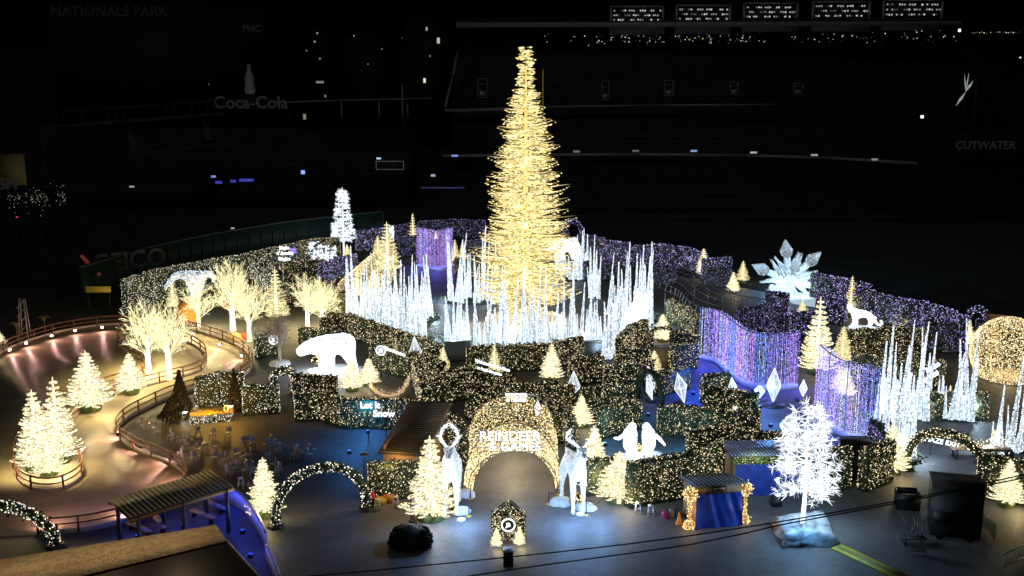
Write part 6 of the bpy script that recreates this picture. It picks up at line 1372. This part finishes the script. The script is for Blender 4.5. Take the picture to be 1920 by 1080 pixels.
# overhead cables crossing the plaza
for (pts, lab) in ((((560, 1082, 34), (740, 1066, 34), (1240, 1012, 34), (1690, 938, 34), (2000, 872, 34)), 'upper black cable crossing the plaza'), (((760, 1100, 33), (960, 1068, 33), (1300, 1020, 33), (1460, 985, 33), (1700, 940, 33), (2000, 880, 33)), 'lower black cable crossing the plaza')):
    P = [D(x, y, Y) for x, y, Y in pts]; P = [np.array([q[0], q[1], q[2]]) for q in P]; o = MB().tube(catmull(P, 1.0), .022, 5).build('overhead_cable', m_black, loc=P[2]); tag(o, lab, 'cable')
# ================================================================ the dark ballpark round the maze
m_conc = mat('stand_concrete', (.035, .035, .037), .8, noise=.3, nscale=.3)
m_seat = mat('dark_seat', (.012, .014, .018), .7)
m_grey = mat('grey_fascia', (.42, .42, .43), .6, noise=.2)
m_dimw = mat('dim_white_paint', (.6, .6, .6), .6)
def strip(name, pts, lab, cat, th, z_th, m, parts=None, kind=None):
    """beam along points (px,py,Y)"""
    P = [D(x, y, Y) for x, y, Y in pts]; c = np.mean(P, 0); mb = MB()
    for a, b in zip(P[:-1], P[1:]):
        d = b - a; mb.bar(a - c, b - c + d * .002, th, z_th)
    o = mb.build(name, m, loc=None); o.location = c; return tag(o, lab, cat)
# stepped seating banks: real risers receding and rising
def bank(name, xa, xb, y0, z0, y1, z1, n, lab, curve=0.0):
    c = np.array([(xa + xb) / 2, y0, 0]); r = root(name, c, lab, 'seating stand'); mb = MB(); sb = MB(); W = xb - xa
    for i in range(n):
        t = i / n; y = (y1 - y0) * t; z = z0 + (z1 - z0) * t; dy = (y1 - y0) / n; dz = (z1 - z0) / n
        mb.box((0, y + dy / 2, (z + dz) / 2), (W, dy * .998, z + dz))
        if i % 2 == 0:
            x = np.arange(-W / 2 + 1, W / 2 - 1, .9); x = x[(np.mod(x, 17) > 1.6)]
            for q in x[::1]: sb.box((q, y + dy * .6, z + dz + .25), (.5, .08, .5))
    mb.build('terrace', m_conc, r); sb.build('seats', m_seat, r)['kind'] = 'stuff'
    return r
bank('lower_stand', 10, 110, 205, 1.0, 240, 6.6, 16, 'dark lower seating stand right of the great tree')
bank('middle_stand', -5, 115, 246, 8.0, 257, 12.6, 6, 'dark middle seating deck above the long ledge')
bank('upper_stand', -14, 118, 279, 14.2, 305, 28.4, 14, 'dark upper seating deck below the floodlight racks')
bank('left_stand', -105, -20, 222, 4, 246, 13, 12, 'dark seating stand behind the left outfield wall')
strip('stand_ledge', [(830, 292, 243), (1000, 290, 243), (1200, 289, 244), (1400, 291, 243), (1560, 296, 240), (1720, 306, 232)], 'long pale ledge along the front of the middle deck', 'ledge', 1.1, .5, m_grey)
strip('stand_ledge', [(880, 205, 276), (1030, 200, 276), (1250, 197, 276), (1450, 196, 275)], 'dim ledge under the upper deck', 'ledge', .8, .4, m_grey)
strip('stand_ledge', [(1000, 226, 260), (1250, 221, 260), (1500, 222, 258)], 'dim ledge along the press level', 'ledge', .7, .3, m_conc)
strip('stand_edge_beam', [(858, 96, 290), (850, 140, 284), (835, 200, 276)], 'slanting pale edge beam at the left end of the upper deck', 'beam', .5, .5, m_grey)
strip('stand_ledge', [(834, 207, 276), (900, 206, 276), (968, 205, 276)], 'pale ledge at the left end of the upper deck', 'ledge', 1.0, .6, m_grey)
# roof canopy
P = [(856, 47), (1000, 46), (1145, 46), (1450, 46)]
r = root('stand_canopy', D(1300, 47, 300), 'long grey roof canopy over the upper deck', 'roof'); c = D(1300, 47, 300)
a, b = D(856, 47, 300) - c, D(1800, 44, 290) - c
MB().bar(a, b, 2.4, 1.2).build('fascia', m_grey, r); MB().add([a + [0, 1, .5], b + [0, 1, .5], b + [0, 14, 2.5], a + [0, 14, 2.5], a + [0, 1, .9], b + [0, 1, .9], b + [0, 14, 2.9], a + [0, 14, 2.9]], [[0, 3, 2, 1], [4, 5, 6, 7], [0, 1, 5, 4], [1, 2, 6, 5], [2, 3, 7, 6], [3, 0, 4, 7]]).build('roof', m_conc, r)
for i in range(12):
    t = (i + .3) / 12; q = a * (1 - t) + b * t; MB().box((q[0], q[1] + 3, q[2] - 3.5), (.8, .8, 6.4)).build('column', m_conc, r)
RK = [(1145, 1243, 12, 48, 0), (1268, 1368, 10, 46, 1), (1394, 1494, 6, 42, 2), (1523, 1629, 3, 41, 3), (1655, 1765, 0, 39, 4)]
names = ['leftmost', 'second from left', 'middle', 'second from right', 'rightmost']
m_bulb = led('rack_bulbs', [(1, 1, 1), (.95, .97, 1), (1, .95, .85)], .5, .02, 1.6, 1.5)
for x0, x1, y0, y1, i in RK:
    Y = 298 - i; p0, p1, p2 = D(x0, y1, Y), D(x1, y1, Y), D(x0, y0, Y); c = (p0 + p1) / 2; W = p1[0] - p0[0]; H = p2[2] - p0[2]
    r = root('floodlight_rack', c, f'floodlight rack on the stand roof, {names[i]} of the five', 'floodlight rack', 'stadium floodlight racks')
    mb = MB()
    for s in (-1, 1): mb.box((s * W / 2, 0, H / 2), (.5, .6, H))
    mb.box((0, 0, H), (W + .5, .6, .35)).box((0, 0, .15), (W + .5, .6, .3)); mb.box((0, 0, -1.2), (W + .8, 1.0, 2.2)); mb.build('frame', m_grey, r)
    B = []
    for row_ in range(3):
        for k in range(22):
            if (k * 7 + row_ * 5 + i) % 9 < 6: B.append((-W / 2 + .8 + (W - 1.6) * k / 21, -.4, H * (.3 + .24 * row_)))
    bk_ = MB().box((0, .2, H / 2), (W - .6, .1, H - .4)).build('backplate', m_seat, r); MB().beads(B, .26).build('bulbs', m_bulb, bk_)
# far city lights beyond the stadium
m_city = led('city_lights', [(1, .9, .7), (1, 1, .95), (1, .75, .45), (.8, .9, 1)], 1.1, .02, 1.6, 3.5)
B = []
for _ in range(260):
    x = RNG.choice([RNG.uniform(1010, 1800), RNG.uniform(1120, 1420), RNG.uniform(540, 860)], p=[.55, .37, .08]); y = 72 + RNG.normal() * 5.5
    B.append(D(x, y, 900 + RNG.uniform(0, 60)))
for x in np.arange(1820, 1915, 4.2): B.append(D(x, 61 + RNG.normal() * .5, 900))
for x in np.arange(1685, 1745, 4): B.append(D(x, 56 + RNG.normal() * .4, 900))
o = MB().beads(B, .42).build('city_lights', m_city); tag(o, 'scattered tiny lights of the far city beyond the stands', 'city lights', kind='stuff')
# distant towers carrying a few lit windows
def tower(x0, x1, top, Y, wins, lab):
    a, b = D(x0, top, Y), D(x1, top, Y); c = (a + b) / 2 * [1, 1, 0]; W = b[0] - a[0]; H = a[2]; r = root('far_building', c, lab, 'building'); MB().box((0, 8, H / 2), (W, 16, H)).build('walls', m_seat, r); MB().box((0, 8, H + .6), (W * .6, 8, 1.2)).build('roof', m_seat, r)
    for (x, y, w_, h_, e) in wins:
        q = D(x, y, Y) - c; s = Y * 1.02 / FPX; MB().box((q[0], -.1, q[2]), (w_ * s, .15, h_ * s)).build('window', mat('lit_window%d' % e, (.8, .8, .6), emit=(1, .95, .7), estr=e * .1), r)
tower(760, 850, 40, 340, [(822, 76, 5, 10, 5), (796, 151, 4, 8, 9), (800, 54, 3, 6, 4), (806, 105, 2, 3, 2)], 'dark far building left of the upper deck with three lit windows')
tower(530, 640, 60, 350, [(600, 154, 14, 4, 2), (571, 219, 5, 10, 2), (590, 78, 3, 3, 3), (600, 110, 3, 3, 2), (610, 180, 3, 4, 2), (595, 62, 2, 3, 4), (575, 95, 2, 2, 3)], 'dark far building above the small snow tree with scattered lit windows')
tower(646, 740, 70, 345, [(690, 120, 2, 2, 2), (716, 92, 2, 2, 2)], 'plain dark far building between the two lit ones')
tower(90, 520, 5, 330, [(392, 158, 2, 2, 1)], 'huge dark scoreboard building at the top left')
# walkway left with railing
r = root('stadium_walkway', D(240, 238, 200), 'dim stadium walkway on columns at the upper left', 'walkway'); c = D(240, 238, 200)
a, b = D(70, 240, 200) - c, D(420, 212, 214) - c
MB().bar(a, b, 1.4, .7).build('deck', m_conc, r); MB().bar(a + [0, 0, 2.4], b + [0, 0, 2.4], .25, .2).build('rail', m_conc, r)
mb = MB()
for i in range(23):
    q = a + (b - a) * i / 22; mb.bar(q, q + [0, 0, 2.4], .14)
mb.build('balusters', m_conc, r)
for x, y0, y1 in ((78, 245, 335), (242, 236, 285), (383, 224, 262)):
    q = D(x, y0, 203) - c; e = D(x + 8, y1, 200) - c; MB().bar(q, e, 1.1, 1.1).build('column', m_conc, r)
strip('stair_rail', [(80, 290, 196), (110, 330, 186), (150, 360, 176)], 'dim sloping stair rail under the walkway', 'rail', .35, .5, m_conc)
strip('walkway_rail', [(245, 287, 200), (330, 281, 203), (405, 268, 206)], 'dim lower rail between the walkway columns', 'rail', .4, .3, m_conc)
strip('concourse_edge', [(490, 193, 262), (640, 188, 262), (810, 184, 262)], 'thin pale concourse edge left of the upper deck', 'ledge', .3, .25, m_grey)
for x, y0, y1 in ((640, 192, 230), (711, 190, 232), (754, 160, 232), (764, 195, 218)): strip('concourse_post', [(x, y0, 260), (x + 1, y1, 260)], f'thin concourse post {"left of" if x < 700 else "under" if x < 720 else "rising through" if x < 760 else "right beside the tall post at"} the pale concourse edge', 'post', .3, .3, m_grey)
# outfield wall with panels
pts = [(150, 500), (280, 462), (400, 437), (530, 416), (650, 402), (715, 396)]; P = [G(x, y, 4.6) for x, y in pts]; c = np.mean(P, 0) * [1, 1, 0]
r = root('outfield_wall', c, 'tall dark green padded outfield wall behind the left hedges', 'wall'); mb = MB(); Q = resample(np.array(P), 2.2); cap = MB(); pad = MB()
sweep(MB(), Q, .5, 0, 4.5).build('wall', mat('green_wall', (.015, .045, .035), .6), r, c); sweep(MB(), Q, .62, 4.5, 4.62).build('cap', mat('pale_cap', (.12, .17, .18), .5), r, c)
T = np.gradient(Q, axis=0); 
for i, q in enumerate(Q):
    t = T[i] / np.linalg.norm(T[i]); n = np.array([t[1], -t[0], 0]); pad.box(q * [1, 1, 0] - c + n * .32 + [0, 0, 2.2], (.18, .16, 4.3), rz=math.atan2(t[1], t[0]))
pad.build('pads', mat('green_pad', (.025, .07, .055), .6), r)
def adtext(s, px, py, size, Y, rz, lab, col=.05, name='advert_sign', shear=0, board=None, est=0.012, roll=0):
    q = D(px, py, Y); r = root(name, q, lab, 'sign', rz=rz); m = mat('dim_letter%d' % int(est * 1000), (col, col, col), .6, emit=(1, 1, 1), estr=est)
    text(s, size, m, 'lettering', r, Matrix.Rotation(roll, 4, 'Y') @ face_M((0, 0, 0)), bold=.02 * size)
    if board: MB().box((0, .1, 0), (board[0], .1, board[1])).build('board', m_seat, r)
    return r
q = G(243, 473, 4.6); adtext('GEICO', 243, 489, 3.2, q[1] - 2.0, .62, 'dim GEICO lettering on the outfield wall', est=.0012)
q = G(690, 400, 3.0); adtext('tional', 688, 411, 2.6, q[1] - 1.4, .3, 'dim word ending tional on the wall beside the snow tree', est=.012, board=(6.6, 2.7))
adtext('Coca-Cola', 470, 193, 3.6, 250, 0, 'dim Coca-Cola script sign under the bottle', est=.009, board=(9.2, 3.4))
adtext('PNC', 472, 54, 2.6, 329.6, 0, 'barely visible PNC sign at the top left', est=.006)
adtext('NATIONALS PARK', 205, 22, 3.9, 329.6, 0, 'barely visible NATIONALS PARK letters across the top left', est=.002)
adtext('GSM', 4, 346, 2.0, 150, 0, 'dim GSM letters at the left edge', est=.006)
adtext('CUTWATER', 1848, 273, 2.2, 232, 0, 'dim CUTWATER sign at the right', est=.008, board=(11, 2.6))
# bottle over the script sign
q = D(469, 176, 251); H = D(469, 121, 251)[2] - q[2]; r = root('bottle_sign', q, 'dim upright bottle-shaped sign at the upper left', 'sign'); MB().lathe((0, 0, 0), [(1.0, 0), (1.15, H * .15), (.9, H * .35), (1.05, H * .5), (.9, H * .62), (.4, H * .8), (.35, H * .95)], 16).build('bottle', mat('dim_bottle', (.4, .4, .4), .5, emit=(1, 1, 1), estr=.006), r, smooth=True); MB().lathe((0, 0, H * .95), [(.42, 0), (.42, H * .05), (.01, H * .05)], 14).build('cap', m_dimw, r)
# tiny lamps and screens on the stand fronts
def tiny(x, y, Y, w_, h_, col, e, lab, name='small_lamp', cat='lamp', grp=None):
    q = D(x, y, Y); s = Y * 1.02 / FPX; r = root(name, q, lab, cat, grp); MB().box((0, 0, 0), (w_ * s, .2, h_ * s)).build('lens', mat('tiny_%d_%d' % (int(col[0] * 100), int(e * 10)), (.5, .5, .5), emit=col, estr=e), r); MB().box((0, .2, 0), (w_ * s * 1.3, .18, h_ * s * 1.5)).build('housing', m_seat, r)
for i, (x, y, c_, e) in enumerate(((1081, 284, (1, 1, 1), .12), (1192, 283, (1, 1, 1), .08), (1301, 283, (.4, .6, 1), .5), (1413, 286, (1, 1, 1), .35), (1527, 291, (1, 1, 1), .35), (1640, 299, (1, 1, 1), .2))):
    tiny(x, y, 241.5 if x < 1600 else 234, 12, 3.5, c_, e, f'{["first", "second", "third, bluish", "fourth", "fifth", "sixth"][i]} small lamp from the left on the long ledge', grp='lamps on the long ledge')
for (x, y, w_, h_, c_, e, lab) in ((710, 297, 8, 3, (.5, .7, 1), .9, 'small blue-white lamp above the framed screen'), (853, 292, 12, 3, (.3, .45, 1), .7, 'small blue lamp left of the great tree'), (812, 329, 8, 4, (.7, .7, 1), .5, 'small lamp over the low blue strip'), (568, 323, 7, 7, (.3, .4, 1), 1.1, 'bright blue lamp left of the snow tree'), (400, 331, 8, 4, (.3, .4, 1), .6, 'small blue lamp over the row of blue screens'), (247, 350, 9, 3, (.8, .8, .8), .35, 'small pale lamp at the left stand'), (1729, 219, 5, 5, (1, 1, 1), 1.6, 'bright round lamp at the right end of the stands'), (1799, 57, 4, 5, (1, 1, 1), 2.0, 'bright lamp at the end of the roof line'), (1913, 108, 2, 2, (1, 1, 1), 1.4, 'tiny lamp at the upper right edge'), (436, 428, 6, 2, (1, .95, .8), .5, 'small lamp on top of the outfield wall'), (446, 479, 4, 3, (1, .5, .5), 1.2, 'small pink lamp above the left outer hedge'), (32, 407, 3, 2, (1, .05, .1), .8, 'small red lamp at the left edge')):
    tiny(x, y, 170 if y > 400 else 215 if x < 900 else 230, w_, h_, c_, e, lab)
for i, (x, w_) in enumerate(((410, 12), (437, 10), (462, 26))): tiny(x, 342 - (x - 410) * .08, 215, w_, 5, (.08, .1, .9), .4, ['left', 'middle', 'right and widest'][i] + ' of the three blue screens on the left stand', 'blue_screen', 'screen')
tiny(830, 352, 214, 80, 2, (.1, .12, .6), .12, 'long thin blue strip light left of the great tree', 'blue_strip', 'strip light')
q = D(731, 310, 214); r = root('framed_screen', q, 'thin framed dark screen left of the great tree', 'screen'); mb = MB()
for z_ in (-.75, .75): mb.box((0, 0, z_), (5, .1, .08))
for x_ in (-2.5, 2.5): mb.box((x_, 0, 0), (.08, .1, 1.6))
mb.build('frame', mat('dim_frame', (.5, .5, .45), .5, emit=(1, 1, .9), estr=.06), r); MB().box((0, .1, 0), (4.9, .08, 1.4)).build('panel', m_seat, r)
# foul poles
for x, lab in ((1018, 'tall yellow foul pole right of the great tree top'), (1010, 'thin dim pole just left of the yellow foul pole')):
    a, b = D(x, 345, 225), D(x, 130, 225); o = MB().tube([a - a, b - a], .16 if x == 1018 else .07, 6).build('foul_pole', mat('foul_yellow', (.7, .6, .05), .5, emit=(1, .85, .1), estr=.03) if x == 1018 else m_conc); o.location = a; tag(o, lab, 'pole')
# wind sculpture and mast right
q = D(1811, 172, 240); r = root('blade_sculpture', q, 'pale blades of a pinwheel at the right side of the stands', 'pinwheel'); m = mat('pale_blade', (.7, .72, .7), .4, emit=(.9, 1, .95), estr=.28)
s = 240 / FPX
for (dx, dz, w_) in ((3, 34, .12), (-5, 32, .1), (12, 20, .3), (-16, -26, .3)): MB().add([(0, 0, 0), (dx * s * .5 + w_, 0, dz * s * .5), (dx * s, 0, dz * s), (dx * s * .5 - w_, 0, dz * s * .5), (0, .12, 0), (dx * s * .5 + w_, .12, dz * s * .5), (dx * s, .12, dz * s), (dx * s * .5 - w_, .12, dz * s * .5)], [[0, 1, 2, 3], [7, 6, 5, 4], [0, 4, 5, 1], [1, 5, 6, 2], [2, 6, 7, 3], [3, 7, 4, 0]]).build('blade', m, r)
MB().tube([(0, .2, 0), (-.3, .2, -q[2] * .6)], .15, 6).build('stand', m_conc, r)
a, b = D(1826, 252, 236), D(1832, 148, 236); r = root('lattice_mast', a, 'dim mast right of the pinwheel', 'mast'); MB().tube([a - a, b - a], .28, 6).build('mast', m_conc, r); MB().box((0, 0, 0), (6, 1, .6)).build('base', m_conc, r)
for (x, y, w_, h_, lab) in ((1135, 170, 12, 34, 'dim equipment frame on the deck right of the foul pole'), (1254, 165, 16, 28, 'dim equipment frame with pale box, second on the upper deck'), (1376, 165, 14, 22, 'dim equipment frame, third on the upper deck'), (1497, 166, 16, 20, 'dim equipment frame, fourth on the upper deck'), (905, 165, 18, 34, 'dim equipment frame left of the great tree top')):
    q = D(x, y, 276.5); s = 276.5 / FPX; r = root('equipment_frame', q, lab, 'frame', 'equipment frames on the upper deck'); mb = MB()
    for sx in (-1, 1): mb.box((sx * w_ * s / 2, 0, 0), (.2, .2, h_ * s))
    for sz in (-1, -.3, .4, 1): mb.box((0, 0, sz * h_ * s / 2), (w_ * s, .2, .16))
    mb.build('frame', m_grey, r); MB().box((0, .1, -h_ * s * .3), (w_ * s * .6, .3, h_ * s * .2)).build('box', m_dimw, r)
# far left: yellowish wall, sparkling little trees, barrier and yellow board
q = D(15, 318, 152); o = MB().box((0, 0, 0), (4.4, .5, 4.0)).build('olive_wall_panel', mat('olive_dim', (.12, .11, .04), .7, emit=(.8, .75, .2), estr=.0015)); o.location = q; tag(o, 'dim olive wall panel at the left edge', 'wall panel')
for (x, y, lab) in ((32, 372, 'leftmost tiny sparkling tree at the left edge'), (66, 370, 'middle tiny sparkling tree at the left edge'), (82, 372, 'slim tiny sparkling tree at the left edge'), (117, 368, 'rightmost tiny sparkling tree at the left edge')):
    q = D(x, y + 14, 185); r = root('sparkling_tree', q * [1, 1, 0], lab, 'tree', 'tiny sparkling trees'); P = RNG.normal(size=(34, 3)) * [.7, .6, 1.0] + [0, 0, q[2] + 1]; MB().beads(P, .055).build('string_lights', led('dim_sparks', PALE, .55, .1, 1.8, 1.5), r); MB().tube([(0, 0, 0), (0, 0, q[2] + 1.6)], [.15, .05], 6).build('trunk', m_dark, r)
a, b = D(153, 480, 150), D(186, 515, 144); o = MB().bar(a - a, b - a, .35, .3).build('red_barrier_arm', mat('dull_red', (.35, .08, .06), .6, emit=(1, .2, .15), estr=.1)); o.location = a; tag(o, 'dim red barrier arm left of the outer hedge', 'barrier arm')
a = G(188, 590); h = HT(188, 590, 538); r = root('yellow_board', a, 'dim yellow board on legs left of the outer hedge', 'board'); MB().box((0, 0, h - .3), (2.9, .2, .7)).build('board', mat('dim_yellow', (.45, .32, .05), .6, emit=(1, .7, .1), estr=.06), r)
for s in (-1, 1): MB().box((s * 1.2, 0, h / 2 - .3), (.1, .1, h - .6)).build('leg', m_dark, r)
for (x, y, ty, lab) in ((34, 648, 603, 'small dim potted palm beyond the left rink fence'), (85, 632, 592, 'dim slender palm beyond the rink fence')):
    p = G(x, y); h = HT(x, y, ty); r = root('small_palm', p, lab, 'palm'); MB().tube([(0, 0, 0), (0, 0, h * .8)], .06, 6).build('trunk', mat('bark'), r); mb = MB()
    for a in np.linspace(0, 6.28, 14): mb.tube([(0, 0, h * .75), (.35 * math.cos(a), .35 * math.sin(a), h), (.7 * math.cos(a), .7 * math.sin(a), h * .9)], [.04, .05, .01], 4)
    mb.build('fronds', mat('palm_frond', (.12, .12, .05), .7), r)
a = G(48, 640); r = root('scaffold_tower', a, 'dim slender scaffold beyond the far rink fence', 'scaffold'); mb = MB(); h = HT(48, 640, 560)
for x, y in ((-.5, -.4), (.5, -.4), (.5, .4), (-.5, .4)): mb.bar((x, y, 0), (x * .5, y * .5, h), .07)
for i in range(5): mb.bar((-.45, -.4, h * i / 5), (.4, -.4, h * (i + 1) / 5), .04)
mb.build('frame', m_grey, r)
